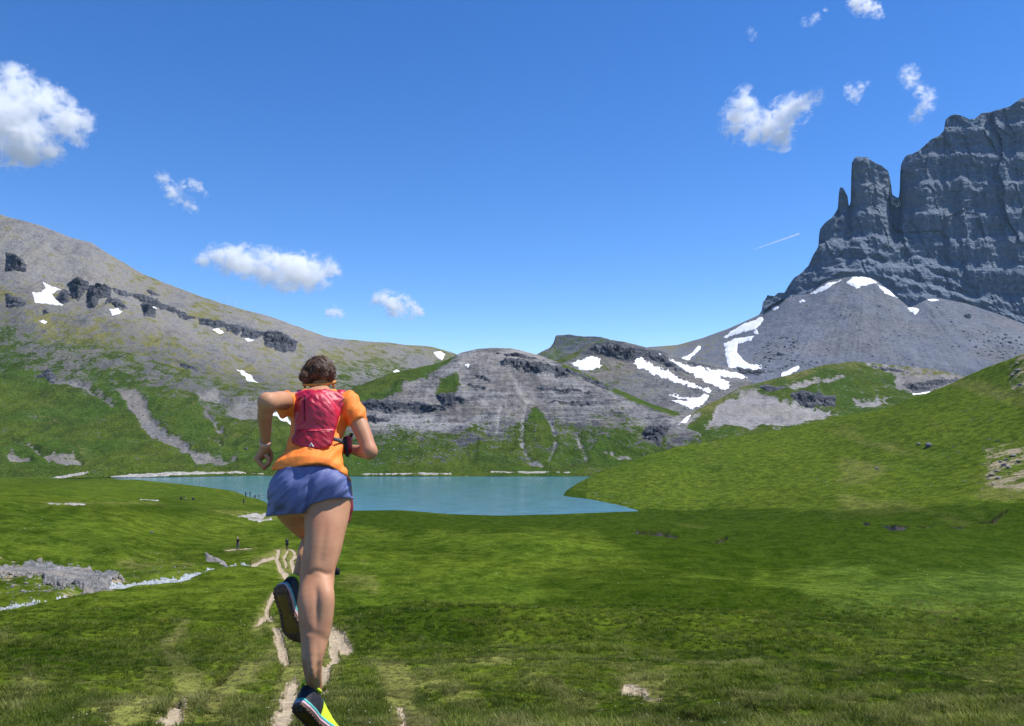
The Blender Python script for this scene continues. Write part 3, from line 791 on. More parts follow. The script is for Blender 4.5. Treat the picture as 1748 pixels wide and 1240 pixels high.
# depth of the wall line: tower stands forward, gully behind it, main wall curving away to the right
wall = np.interp(cxs, [1286, 1340, 1395, 1400, 1440, 1452, 1458, 1485, 1515, 1524, 1536, 1545, 1580, 1620, 1680, 1744, 1910], [0, 0, 4, 6, 10, 26, 10, 6, 14, 46, 44, 16, 4, 0, 4, 10, 30])
foot_h = np.interp(cxs, [1286, 1340, 1400, 1470, 1540, 1560, 1600, 1650, 1744, 1910], [.55, .75, .50, .42, .52, .40, .28, .16, .10, .1])
yl = base_y - (base_y - ctop) * foot_h
c0 = list(zip(cxs, base_y, base_d))
cA = list(zip(cxs, base_y - (base_y - ctop) * foot_h * .5, base_d + hgt * foot_h * .30 + 14))
c1 = list(zip(cxs, yl, base_d + hgt * foot_h * .60 + 16))
c2 = list(zip(cxs, yl - (yl - ctop) * .55, base_d + hgt * (foot_h * .6 + (1 - foot_h) * .55 * .25) + 18 + wall))
c3 = list(zip(cxs, ctop, base_d + hgt * (foot_h * .6 + (1 - foot_h) * .27) + 20 + wall))
cliff = Sheet(1286, 1909, 1.1, [c0, cA, c1, c2, c3], step=1.4, back=((10, 1), (60, 30), (200, 160)), smooth=3.5, crest_smooth=0.0, lin=True, ext=(0, 900))
X_, Y_ = cliff.xp, cliff.yp
Pz = cliff.P[..., 2]; Px = cliff.P[..., 0]
wz = Pz + 14 * fbm(np.stack([Px / 90, Pz / 90, Px * 0], -1), 3)
def stairs(z, per, sharp=6.0):
    q = z / per
    fr = q - np.floor(q)
    return (np.floor(q) + 1 / (1 + np.exp(-sharp * 2 * (fr - .5))) - q) * per
colm = fbm(np.stack([Px / 24, Px * 0 + 2, Pz / 260], -1), 5, .55, ridged=True)
colb = fbm(np.stack([Px / 120, Px * 0 + 7, Pz / 420], -1), 3, .5, ridged=True)
rgh = fbm(cliff.P / np.array([16, 16, 11]), 5, .58, ridged=True)
foot_m = sstep(0, 30, Y_ - np.interp(X_, cxs, yl))
off = (-4 * colm - 22 * colb) * (1 - .45 * foot_m) - 3.2 * rgh + .34 * stairs(wz, 46) + .16 * stairs(wz + 11, 13)
off += foot_m * (-9 * fbm(cliff.P / np.array([34, 34, 30]), 4, ridged=True) + .5 * stairs(wz + .25 * Px, 21))
fu = Px + 9 * fbm(np.stack([Px / 40, Pz / 40, Px * 0 + 1], -1), 3)
off += (1 - .5 * foot_m) * (5.5 * facets(fu / 46, Pz / 135, 5) + 2.2 * facets(fu / 17 + .2 * Pz / 40, Pz / 42, 9)) + 1.0 * facets(fu / 7, Pz / 15, 13)
edge = np.clip((np.arange(X_.shape[0])[:, None] - 2) / 16.0, 0, 1)
dirv = cliff.P[..., :2] / np.linalg.norm(cliff.P[..., :2], axis=-1, keepdims=True)
k = (edge * off)[..., None]
sc_ = 1 + k / cliff.d[..., None]
keepz = cliff.P[..., 2].copy()
cliff.P[..., :2] *= sc_
cliff.P[..., 2] = keepz + keepz * (sc_[..., 0] - 1)
m_cliff = rock_mat("cliff_limestone", (.125, .16, .21), (.36, .41, .47), .75, strata=.35, warm=(.17, .195, .225))
o_cliff = cliff.build("cliff", m_cliff, "tall blue-grey rock tower and cliff wall at the right edge")

# --- green hump between the scree and the near hill
hump = Sheet(1090, 1910, 1.8, [
    [(1090, 812, 420), (1200, 806, 425), (1400, 765, 460), (1646, 715, 520), (1910, 715, 540)],
    [(1090, 795, 440), (1123, 786, 445), (1160, 765, 462), (1225, 730, 500), (1304, 700, 540), (1407, 680, 575), (1543, 672, 600), (1646, 675, 620), (1910, 690, 650)],
    [(1090, 785, 452), (1110, 779, 456), (1123, 772, 462), (1131, 753, 480), (1152, 730, 510), (1172, 712, 532), (1190, 700, 550), (1225, 683, 580), (1263, 662, 602), (1304, 652, 622), (1355, 638, 642), (1407, 623, 660), (1458, 617, 670), (1492, 620, 676), (1543, 624, 682), (1595, 631, 690), (1646, 642, 700), (1910, 660, 710)],
], step=1.8, back=((20, 5), (70, 40), (200, 130)), smooth=7, crest_smooth=2, ext=(0, 900))
X_, Y_ = hump.xp, hump.yp
W4 = fbm(np.stack([X_ / 50, Y_ / 26, X_ * 0 + 2], -1), 5)
W1 = fbm(np.stack([X_ / 11, Y_ / 8, X_ * 0 + 8], -1), 4)
rk = np.full(X_.shape, -40.0)
for p in ([(1283, 664), (1311, 679), (1342, 686), (1389, 694), (1427, 706), (1389, 718), (1338, 727), (1300, 722), (1280, 732), (1250, 722), (1208, 727), (1218, 700), (1240, 684)],
          [(1526, 640), (1560, 634), (1646, 642), (1660, 655), (1600, 668), (1560, 674), (1530, 662)], [(1458, 682), (1519, 682), (1492, 694), (1460, 690)],
          [(1484, 622), (1540, 626), (1600, 634), (1580, 640), (1520, 634)]):
    rk = np.maximum(rk, poly_sdf(X_, Y_, p))
rk = np.maximum(rk, stroke_sdf(X_, Y_, [(1350, 662, 4), (1390, 654, 3), (1444, 640, 1.5)]))
rk = np.maximum(rk, stroke_sdf(X_, Y_, [(1126, 768, 4), (1138, 750, 4), (1160, 728, 4), (1190, 706, 4)]))
grs = .95 + .3 * W4 - .95 * sstep(-7, 6, rk + 10 * W1)
hump.attrs = dict(grass=np.clip(grs, 0, 1), tone=np.clip(.62 + .5 * W4 + .45 * W1 - .4 * sstep(1500, 1560, X_), 0, 1), dry=np.clip(.15 + .45 * W4 + .3 * sstep(30, 0, Y_ - hump.yp[hump.nf - 1]), 0, 1))
rel = 3.0 * fbm(hump.P / 60 + 2, 3) + 1.2 * fbm(hump.P / 16 + 3, 4) + .5 * fbm(hump.P / 5, 3)
hump.P[..., 2] += rel * np.clip((Y_ - hump.yp[hump.nf - 1]) / 20, .3, 1) - 1.0 * sstep(-4, 4, rk)
o_hump = hump.build("grassy_hill", terrain_mat("hump_ground", r_dark=(.13, .13, .13), r_light=(.36, .345, .33), r_warm=(.32, .29, .26), px=.45), "grassy hump with a pale scree face below the scree apron")

# --- snow patches, parts of the landform they lie on
def snow(sheet, parent, pts, warp=2.2, hmax=.8):
    drape(sheet, lambda x, y: poly_sdf(x, y, pts), bbox(pts), .9, "snow_patch", M_SNOW, parent, snow_lift(hmax), warp=(warp * 1.7, 11), keep=-2)
def snow_line(sheet, parent, pts, warp=1.5):
    drape(sheet, lambda x, y: stroke_sdf(x, y, pts), bbox(pts), .9, "snow_patch", M_SNOW, parent, snow_lift(.8), warp=(warp, 8), keep=-2)
for p in ([(74, 485), (103, 496), (88, 503), (98, 515), (110, 527), (93, 523), (60, 517), (56, 502), (70, 500), (78, 494)], [(186, 534), (200, 533), (208, 537), (203, 541), (192, 540)], [(67, 552), (74, 551), (81, 555), (77, 558)],
          [(253, 526), (262, 526), (268, 531), (262, 534)], [(361, 562), (372, 562), (382, 567), (376, 570)], [(416, 578), (424, 577), (434, 581), (428, 585)], [(404, 626), (412, 629), (430, 643), (441, 658), (432, 656), (418, 644)]):
    snow(left, o_left, p, 1.6)
snow(left, o_left, [(740, 602), (752, 600), (760, 606), (756, 613), (746, 609)], 1)
snow(left, o_left, [(671, 629), (678, 627), (684, 631), (677, 634)], 1)
snow(left, o_left, [(462, 705), (474, 700), (490, 712), (496, 728), (480, 722)], 2)
snow(dome, o_dome, [(793, 624), (797, 621), (802, 622), (803, 628), (799, 631), (794, 629)], .8)
for p in ([(972, 622), (990, 616), (1012, 610), (1024, 614), (1027, 628), (1010, 633), (994, 636)], [(1080, 611), (1096, 610), (1119, 628), (1148, 642), (1177, 657), (1219, 668), (1210, 672), (1168, 660), (1135, 650), (1074, 623), (1086, 620)],
          [(1124, 605), (1156, 620), (1197, 628), (1226, 642), (1248, 659), (1240, 670), (1218, 660), (1189, 647), (1160, 629)], [(1190, 627), (1242, 634), (1294, 646), (1270, 648), (1240, 645), (1218, 638)],
          [(1143, 676), (1177, 680), (1212, 675), (1195, 696), (1177, 699), (1150, 688), (1175, 686)], [(1196, 641), (1212, 648), (1226, 654), (1206, 652)]):
    snow(ridge, o_ridge, p, 5.0, 1.0)
snow(hump, o_hump, [(1146, 714), (1160, 716), (1166, 704), (1181, 704), (1170, 722), (1160, 732), (1142, 752), (1130, 771), (1126, 768), (1138, 745), (1152, 734)], 2.0)
for p in ([(1236, 586), (1259, 576), (1288, 574), (1281, 583), (1259, 588), (1258, 601), (1277, 622), (1301, 626), (1297, 637), (1275, 631), (1244, 629), (1238, 605)], [(1232, 578), (1262, 557), (1300, 541), (1304, 547), (1290, 562), (1262, 569)], [(1287, 566), (1293, 562), (1295, 570), (1289, 573)],
          [(1442, 484), (1455, 474), (1470, 471), (1491, 475), (1496, 484), (1478, 487), (1462, 493)], [(1380, 504), (1398, 491), (1413, 484), (1438, 478), (1420, 489), (1398, 500)], [(1498, 487), (1524, 494), (1533, 509), (1512, 501)],
          [(1549, 526), (1560, 525), (1572, 526), (1562, 538)], [(1580, 510), (1590, 509), (1604, 513), (1590, 516)], [(1316, 526), (1326, 521), (1331, 524), (1322, 531)], [(1362, 514), (1370, 511), (1374, 514), (1366, 518)]):
    snow(scree, o_scree, p, 2.6, 1.0)
snow_line(scree, o_scree, [(1193, 594, 3), (1184, 604, 3), (1175, 612, 3), (1166, 613, 2)])
snow_line(scree, o_scree, [(1336, 640, 3), (1350, 634, 4), (1362, 629, 3)])
snow(cliff, o_cliff, [(1642, 200), (1650, 205), (1662, 205), (1670, 200), (1668, 207), (1656, 211)], .8)
snow(cliff, o_cliff, [(1522, 338), (1534, 340), (1536, 350), (1530, 352), (1524, 346)], .8)
snow_line(hump, o_hump, [(1560, 673, 2.5), (1576, 670, 3), (1586, 667, 2)])

# --- dark crags, parts of their mountain
m_crag = rock_mat("dark_slate", (.022, .026, .036), (.17, .172, .18), .5, strata=1.0)
def crag(sheet, parent, pts, emax, warp=3.0, mat=None):
    drape(sheet, lambda x, y: poly_sdf(x, y, pts), bbox(pts), 1.3, "crag", mat or m_crag, parent, crag_lift(emax * 1.25, rough=1.1), warp=(warp * 1.9, 13), keep=-2.5)
for p, e in (([(10, 430), (27, 434), (45, 455), (43, 468), (10, 470)], 12), ([(10, 506), (27, 508), (46, 513), (45, 530), (10, 530)], 8), ([(95, 510), (106, 496), (119, 502), (118, 519), (108, 525)], 8),
             ([(115, 485), (131, 471), (153, 483), (150, 498), (134, 519), (124, 511)], 12), ([(146, 508), (152, 489), (167, 482), (190, 491), (189, 508), (170, 515), (163, 532), (148, 529)], 12),
             ([(178, 523), (186, 510), (205, 518), (219, 531), (205, 535)], 7), ([(189, 491), (227, 500), (265, 515), (299, 529), (300, 538), (265, 528), (227, 514), (197, 502)], 5), ([(240, 523), (250, 517), (267, 530), (265, 546), (246, 545)], 8),
             ([(337, 542), (375, 546), (402, 557), (420, 562), (405, 574), (379, 562), (341, 554)], 7), ([(410, 560), (443, 566), (438, 579), (412, 576)], 6), ([(447, 570), (480, 574), (512, 590), (505, 602), (470, 601), (450, 591)], 9),
             ([(296, 530), (318, 536), (340, 545), (322, 546), (300, 538)], 4), ([(430, 568), (452, 570), (456, 580), (436, 578)], 4), ([(300, 620), (330, 632), (352, 650), (322, 640)], 2), ([(61, 638), (81, 627), (98, 640), (91, 651)], 6), ([(214, 703), (222, 699), (232, 704), (224, 710)], 3), ([(250, 497), (262, 500), (274, 508), (258, 508)], 3), ([(70, 536), (80, 534), (84, 540), (75, 545)], 3)):
    crag(left, o_left, p, e)
for p, e in (([(851, 622), (870, 617), (888, 618), (921, 626), (960, 630), (988, 638), (991, 649), (962, 654), (940, 646), (921, 650), (888, 638), (855, 630)], 9), ([(991, 640), (1028, 655), (1049, 667), (1024, 670), (995, 658)], 7),
             ([(605, 690), (640, 686), (682, 692), (736, 694), (783, 701), (736, 712), (700, 706), (662, 712), (610, 708)], 6), ([(600, 716), (641, 718), (668, 728), (640, 733), (604, 728)], 4), ([(744, 680), (765, 675), (794, 688), (796, 697), (757, 697)], 5),
             ([(802, 659), (831, 667), (829, 673), (806, 669)], 3), ([(1090, 738), (1118, 732), (1148, 730), (1140, 742), (1124, 764), (1100, 755)], 5), ([(905, 664), (960, 668), (1010, 680), (960, 678)], 2.5), ([(840, 604), (880, 606), (930, 618), (880, 614)], 2.5), ([(790, 640), (830, 650), (850, 660), (810, 652)], 2.2), ([(930, 690), (1000, 690), (1030, 696), (960, 698)], 2)):
    crag(dome, o_dome, p, e * 1.3, 4.5)
for p, e in (([(1000, 600), (1015, 588), (1045, 583), (1085, 592), (1100, 604), (1075, 618), (1050, 612), (1030, 606)], 10), ([(1098, 600), (1130, 606), (1160, 630), (1180, 645), (1150, 634), (1118, 620)], 6), ([(1150, 612), (1200, 622), (1235, 630), (1190, 626)], 4)):
    crag(ridge, o_ridge, p, e, 3.5)
for p, e in (([(1345, 675), (1370, 669), (1389, 671), (1426, 676), (1424, 694), (1386, 694), (1355, 687)], 8), ([(1286, 660), (1315, 659), (1344, 666), (1321, 673)], 4), ([(1540, 654), (1590, 648), (1640, 646), (1600, 660), (1560, 670)], 4), ([(1488, 624), (1530, 628), (1545, 634), (1510, 632)], 3)):
    crag(hump, o_hump, p, e, 3.5)
for p, e in (([(1302, 536), (1304, 516), (1312, 505), (1339, 501), (1342, 510), (1325, 520)], 7), ([(1258, 628), (1290, 632), (1320, 636), (1290, 642), (1262, 638)], 3), ([(1195, 622), (1215, 626), (1232, 634), (1205, 630)], 3)):
    crag(scree, o_scree, p, e, 3)

# --- lake, shore strips, path, valley floor
lake = mesh_obj("lake", [(-420, 180, WL), (420, 180, WL), (420, 520, WL), (-420, 520, WL)], [(0, 1, 2, 3)], water_mat())
tag(lake, "turquoise mountain lake in the valley", kind='structure')
m_floor = plain("valley_soil", (.09, .11, .04), .95, .1, .3, .05)
fl = mesh_obj("valley_floor", [(-2300, -300, -70), (2300, -300, -70), (2300, 2500, -70), (-2300, 2500, -70)], [(0, 1, 2, 3)], m_floor)
tag(fl, "wide valley floor under the mountains", kind='structure')
m_path = plain("path_dust", (.37, .30, .20), .95, .1, .35, 5.0, .03)
def path_lift(S, P, mpp, X, Y):
    o = np.zeros_like(P)
    h = np.clip(mpp * 9, .03, .30)
    o[..., 2] = np.where(S > 0, np.minimum(.25 * h + .003, .03 + .1 * h), S * .25 * h) + np.clip(mpp * 2, 0, .02) * fbm(P * 6, 2)
    return o
m_peat = plain("wet_peat", (.022, .018, .012), .7, .2, .5, 1.5, .1)
for p in ([(1474, 892, .6), (1488, 899, 2), (1512, 904, 2.2), (1530, 909, 3), (1556, 904, 2), (1580, 904, 2.4), (1606, 899, 1.8), (1640, 901, 2.2), (1664, 895, 1.7), (1690, 893, 2), (1704, 886, 1.4), (1718, 878, .6)], [(1086, 908, .5), (1105, 911, 1.5), (1130, 910, 1.2), (1155, 911, .5)], [(1186, 924, .6), (1200, 921, 2.2), (1215, 924, 2.4), (1226, 917, 1.4), (1240, 914, .5)], [(950, 895, .5), (975, 898, 1.2), (1000, 897, .5)]):
    drape(mead, lambda x, y: stroke_sdf(x, y, p), bbox(p), .8, "peat_bank", m_peat, o_mead, lambda S, P, mpp, X, Y: np.stack([0 * S, 0 * S, np.where(S > 0, .06, S * mpp * .4)], -1), warp=(1.8, 9), keep=-1.2)
o_path = None
for p in PATHS:
    w = lambda x, y: path_sdf(x, y)
    b = np.asarray(p); mw = b[:, 2].max() + 3
    x0, y0, x1, y1 = b[:, 0].min() - mw, b[:, 1].min() - mw, b[:, 0].max() + mw, b[:, 1].max() + mw
    st = 1.6 if mw > 8 else .9
    d_ = lambda x, y, p=p: stroke_sdf(x, y, p) + np.clip((y - 900) / 60, .25, 4) * (1.5 * fbm(np.stack([x / (7 * np.clip((y - 900) / 60, .25, 4)), y / (5 * np.clip((y - 900) / 60, .25, 4)), 0 * x + 1.7], -1), 4, .65))
    q = drape(mead, d_, (x0, y0, x1, y1), st, "dirt_path", m_path, None, path_lift, keep=-1.5)
    if q is not None:
        if o_path is None:
            o_path = q
            tag(q, "pale worn dirt path running down the meadow past the runner", kind='structure')
        else:
            q.name = "path_piece"; q.parent = o_path
m_gravel = plain("shore_gravel", (.30, .285, .25), .95, .1, .5, .5, .15)
m_brook = plain("brook_foam", (.34, .36, .35), .45, .4, .75, 1.6, .08)
def low_lift(h):
    def fn(S, P, mpp, X, Y):
        o = np.zeros_like(P)
        o[..., 2] = np.where(S > 0, np.minimum(S * mpp * .6, h), S * mpp * .4)
        return o
    return fn
def shore_strip(sheet, pts, parent):
    drape(sheet, lambda x, y: stroke_sdf(x, y, pts), bbox(pts), 1.0, "gravel_strip", m_gravel, parent, low_lift(.35), warp=(2.4, 12), keep=-1.5)
shore_strip(left, [(190, 816, .8), (230, 814, 2.2), (290, 811, 2.2), (350, 808.5, 1.6), (450, 808, .3)], o_left)
shore_strip(left, [(75, 820, 1), (110, 815, 2), (150, 811, 1)], o_left)
shore_strip(dome, [(610, 811.5, .3), (700, 811, .9), (770, 811, .6)], o_dome)
shore_strip(dome, [(838, 808.5, .6), (900, 808, 1.3), (985, 809, .3)], o_dome)
for p in ([(405, 880, 1.5), (430, 877, 2.5), (450, 878, 1.5)], [(425, 884, 2), (445, 886, 2), (462, 884, 2)], [(440, 879, 2), (465, 876, 3), (490, 874, 2.5)], [(428, 847, 1), (450, 849, 3), (478, 851, 3), (500, 853, 2)], [(80, 858, .5), (120, 860, 1.0), (145, 863, .8)], [(240, 853, .8), (270, 853, 1.2)]):
    shore_strip(mead, p, o_mead)
brook = drape(mead, lambda x, y: stroke_sdf(x, y, STREAM), bbox(STREAM, 12), 1.2, "brook", m_brook, None, low_lift(.12), warp=(4.0, 10), keep=-1.5)
tag(brook, "foaming pale brook threading through the grass on the left", kind='structure')
m_slab = rock_mat("washed_rock", (.13, .13, .125), (.50, .49, .46), .06, strata=.5, warm=(.32, .28, .23))
def slab_lift(S, P, mpp, X, Y):
    o = np.zeros_like(P)
    n = fbm(P / np.array([1.1, 1.6, 1.2]), 4, .6, ridged=True)
    o[..., 2] = np.where(S > 0, np.minimum(S * mpp * .8, .22) * (1 + .9 * n), S * mpp)
    return o
SLAB = [(-90, 952), (5, 957), (60, 953), (120, 958), (160, 972), (196, 983), (208, 992), (180, 998), (150, 1016), (130, 1008), (80, 1000), (35, 988), (-90, 990)]
slab = drape(mead, lambda x, y: poly_sdf(x, y, SLAB), bbox(SLAB, 14), 1.2, "rock_slab", m_slab, None, slab_lift, warp=(20, 22), keep=-1.5)
tag(slab, "rough pale rock slab beside the brook on the left", "rock")
for p, lab in (([(350, 952), (358, 955), (378, 962), (390, 968), (376, 968), (352, 962)], "pale pointed rock beside the brook, left of the hikers"),
               ([(364, 975), (385, 968), (415, 967), (420, 971), (390, 974), (370, 980)], "flat pale rock lying along the brook below the hikers")):
    tag(drape(mead, lambda x, y: poly_sdf(x, y, p), bbox(p), .9, "rock", m_slab, None, slab_lift, warp=(1.5, 8), keep=-1.5), lab, "rock")

# --- thin mountain air between the camera and the far slopes
hz = NT("thin_air")
hv = hz.n("VolumePrincipled"); hv.inputs['Color'].default_value = (.45, .70, 1.0, 1); hv.inputs['Density'].default_value = 4.2e-5; hv.inputs['Anisotropy'].default_value = 0.0
hz.t.links.new(hv.outputs[0], hz.out.inputs['Volume'])
hx0, hx1, hy0, hy1, hz0, hz1 = -2400, 2400, -400, 2600, -72, 640
haze = mesh_obj("haze", [(hx0, hy0, hz0), (hx1, hy0, hz0), (hx1, hy1, hz0), (hx0, hy1, hz0), (hx0, hy0, hz1), (hx1, hy0, hz1), (hx1, hy1, hz1), (hx0, hy1, hz1)],
                [(3, 2, 1, 0), (4, 5, 6, 7), (0, 1, 5, 4), (1, 2, 6, 5), (2, 3, 7, 6), (3, 0, 4, 7)], hz.m, smooth=False)
tag(haze, "thin blue mountain air filling the valley", kind='stuff')
# ------------------------------------------------------------------ implicit surfaces
class Vol:
    def __init__(self, lo, hi, h):
        self.lo = np.asarray(lo, float); self.h = h
        self.n = np.ceil((np.asarray(hi, float) - self.lo) / h).astype(int) + 1
        self.S = np.full(self.n, 0.5, dtype=np.float32)
    def win(self, lo, hi):
        a = np.clip(np.floor((np.asarray(lo) - self.lo) / self.h).astype(int), 0, self.n)
        b = np.clip(np.ceil((np.asarray(hi) - self.lo) / self.h).astype(int) + 1, 0, self.n)
        sl = tuple(slice(x, y) for x, y in zip(a, b))
        g = np.meshgrid(*[self.lo[i] + self.h * np.arange(a[i], b[i]) for i in range(3)], indexing='ij')
        return sl, np.stack(g, -1)
    def add(self, d, sl, k):
        s = self.S[sl]
        if k > 0:
            hh = np.maximum(k - np.abs(s - d), 0) / k
            self.S[sl] = np.minimum(s, d) - hh * hh * k * .25
        else:
            self.S[sl] = np.minimum(s, d)
    def cap(self, a, b, ra, rb, k=.02, ax=(1, 1, 1)):
        """tapered capsule; ax stretches distance along world axes (>1 = thinner)"""
        a = np.asarray(a, float); b = np.asarray(b, float); ax = np.asarray(ax, float)
        m = max(ra, rb) / ax.min() + k + .03
        sl, p = self.win(np.minimum(a, b) - m, np.maximum(a, b) + m)
        if p.size == 0: return
        q = (p - a) * ax; e = (b - a) * ax
        t = np.clip(q @ e / (e @ e + 1e-12), 0, 1)
        d = np.linalg.norm(q - t[..., None] * e, axis=-1) - (ra + t * (rb - ra))
        self.add(d.astype(np.float32), sl, k)
    def chain(self, pts, k=.02, ax=(1, 1, 1), soft=True):
        P = np.array([p for p, r in pts], float); rr = np.array([r for p, r in pts], float); ax = np.asarray(ax, float)
        if len(P) > 2 and soft:
            Q = np.column_stack([P, rr]); T = np.gradient(Q, axis=0)
            out = [Q[:1]]
            for i in range(len(Q) - 1):
                t = np.linspace(0, 1, 5)[1:, None]
                out.append((2 * t**3 - 3 * t**2 + 1) * Q[i] + (t**3 - 2 * t**2 + t) * T[i] + (3 * t**2 - 2 * t**3) * Q[i + 1] + (t**3 - t**2) * T[i + 1])
            Q = np.concatenate(out); P, rr = Q[:, :3], Q[:, 3]
        m = rr.max() / ax.min() + k + .03
        sl, p = self.win(P.min(0) - m, P.max(0) + m)
        D = np.full(p.shape[:-1], 9.0)
        for i in range(len(P) - 1):
            q = (p - P[i]) * ax; e = (P[i + 1] - P[i]) * ax
            t = np.clip(q @ e / (e @ e + 1e-12), 0, 1)
            D = np.minimum(D, np.linalg.norm(q - t[..., None] * e, axis=-1) - (rr[i] + t * (rr[i + 1] - rr[i])))
        self.add(D.astype(np.float32), sl, k)
    def ball(self, c, r, k=.02):
        """ellipsoid"""
        c = np.asarray(c, float); r = np.asarray(r, float) * np.ones(3)
        m = r.max() + k + .03
        sl, p = self.win(c - m, c + m)
        q = p - c
        k0 = np.linalg.norm(q / r, axis=-1); k1 = np.linalg.norm(q / (r * r), axis=-1) + 1e-9
        self.add((k0 * (k0 - 1) / k1).astype(np.float32), sl, k)
    def pts(self):
        g = np.meshgrid(*[self.lo[i] + self.h * np.arange(self.n[i]) for i in range(3)], indexing='ij')
        return np.stack(g, -1)
    def cut(self, D, k=0.0):
        """keep where D < 0"""
        if k > 0:
            hh = np.maximum(k - np.abs(self.S - D), 0) / k
            self.S = (np.maximum(self.S, D) + hh * hh * k * .25).astype(np.float32)
        else:
            self.S = np.maximum(self.S, D).astype(np.float32)
    def mesh(self):
        return surface_nets(self.S, self.lo, self.h)

def surface_nets(S, lo, h):
    S = S.copy()
    for a in range(3):
        sl = [slice(None)] * 3
        for e in (0, -1):
            sl[a] = e
            S[tuple(sl)] = np.maximum(S[tuple(sl)], 1e-4)
    ins = S < 0
    nx, ny, nz = S.shape
    cnt = np.zeros((nx - 1, ny - 1, nz - 1), dtype=np.int8)
    for dx in (0, 1):
        for dy in (0, 1):
            for dz in (0, 1):
                cnt += ins[dx:nx - 1 + dx, dy:ny - 1 + dy, dz:nz - 1 + dz]
    act = (cnt > 0) & (cnt < 8)
    ci = np.argwhere(act)
    idx = np.full(act.shape, -1, dtype=np.int64)
    idx[act] = np.arange(len(ci))
    acc = np.zeros((len(ci), 3)); num = np.zeros(len(ci))
    cor = [(i, j, k) for i in (0, 1) for j in (0, 1) for k in (0, 1)]
    val = {c: S[ci[:, 0] + c[0], ci[:, 1] + c[1], ci[:, 2] + c[2]] for c in cor}
    for c in cor:
        for a in range(3):
            if c[a] == 0:
                e = list(c); e[a] = 1; e = tuple(e)
                v0, v1 = val[c], val[e]
                x = (v0 < 0) != (v1 < 0)
                t = np.where(x, v0 / np.where(x, v0 - v1, 1), 0)
                p = np.zeros((len(ci), 3)); p[:] = c; p[:, a] += t
                acc[x] += p[x]; num[x] += 1
    V = lo + h * (ci + acc / num[:, None])
    Fs = []
    for a in range(3):
        b, c = (a + 1) % 3, (a + 2) % 3
        s0 = [slice(None)] * 3; s1 = [slice(None)] * 3
        s0[a] = slice(0, -1); s1[a] = slice(1, None)
        x = ins[tuple(s0)] != ins[tuple(s1)]
        q = np.argwhere(x)
        q = q[(q[:, b] > 0) & (q[:, c] > 0) & (q[:, b] < S.shape[b] - 1) & (q[:, c] < S.shape[c] - 1)]
        flip = ins[q[:, 0], q[:, 1], q[:, 2]]
        def cell(db, dc):
            r = q.copy(); r[:, b] += db; r[:, c] += dc
            return idx[r[:, 0], r[:, 1], r[:, 2]]
        f = np.stack([cell(-1, -1), cell(0, -1), cell(0, 0), cell(-1, 0)], -1)
        f[~flip] = f[~flip][:, ::-1]
        Fs.append(f)
    return V, np.concatenate(Fs)

def relax(V, F_, it=2, w=.5):
    n = len(V)
    e = np.concatenate([F_[:, [0, 1]], F_[:, [1, 2]], F_[:, [2, 3]], F_[:, [3, 0]]])
    e = np.concatenate([e, e[:, ::-1]])
    c = np.bincount(e[:, 0], minlength=n)[:, None]
    for _ in range(it):
        s = np.stack([np.bincount(e[:, 0], weights=V[e[:, 1], j], minlength=n) for j in range(3)], -1)
        V = V * (1 - w) + w * s / np.maximum(c, 1)
    return V

def topx(p):
    return CX + p[..., 0] / p[..., 1] * F, HY - p[..., 2] / p[..., 1] * F
# ------------------------------------------------------------------ the runner
RD = 3.40
def J(px, py, dd):
    d = RD + dd
    return np.array([(px - CX) / F * d, d, -(py - HY) / F * d])
def R(px, dd=0.0):
    return px * (RD + dd) / F
def unit(v):
    v = np.asarray(v, float); return v / np.linalg.norm(v)
def foot_frame(heel, a, up):
    a = unit(a); up = np.asarray(up, float); up = unit(up - a * (up @ a)); s = np.cross(a, up)
    M = Matrix(((a[0], s[0], up[0], heel[0]), (a[1], s[1], up[1], heel[1]), (a[2], s[2], up[2], heel[2]), (0, 0, 0, 1)))
    return M, a, up, s
HEEL_R = J(506, 1207, -.33)
MR, aR, uR, sR = foot_frame(HEEL_R, (.40, .55, -.78), (.11, .70, .68))
HEEL_L = J(475, 1001, -.04)
ML, aL, uL, sL = foot_frame(HEEL_L, (.26, .16, -.95), (.30, .90, .25))
ANK_R = HEEL_R + uR * .122 + aR * .058
ANK_L = HEEL_L + uL * .115 + aL * .052
TOE_R = HEEL_R + aR * .25

skin_t = NT("skin")
_n = skin_t.noise(14, 5, .6)
_c = skin_t.mix(_n, (.42, .20, .10), (.545, .285, .158))
_c = skin_t.mix(skin_t.ramp(skin_t.noise(5, 3), .4, .8, 0, .5), _c, (.46, .190, .105))
M_SKIN = skin_t.finish(_c, .55, .3, skin_t.bump(skin_t.noise(60, 2), .00012), **{'Subsurface Weight': .12, 'Subsurface Radius': (.012, .005, .003), 'Subsurface Scale': 1.0})

runner = empty("person", J(540, 1247, -.15))
tag(runner, "woman running away in an orange T-shirt, blue shorts and lime trail shoes", "person")
BASE = np.array(runner.location)
def part(name, V, Fc, mat, parent=runner, **kw):
    return mesh_obj(name, np.asarray(V) - BASE, Fc, mat, parent, **kw)

lo = np.array([J(425, 0, -.3)[0] - .06, RD - .50, -1.42]); hi = np.array([J(650, 0, .3)[0] + .08, RD + .62, .42])
B = Vol(lo, hi, .0042)
TX = (1, 1.38, 1)
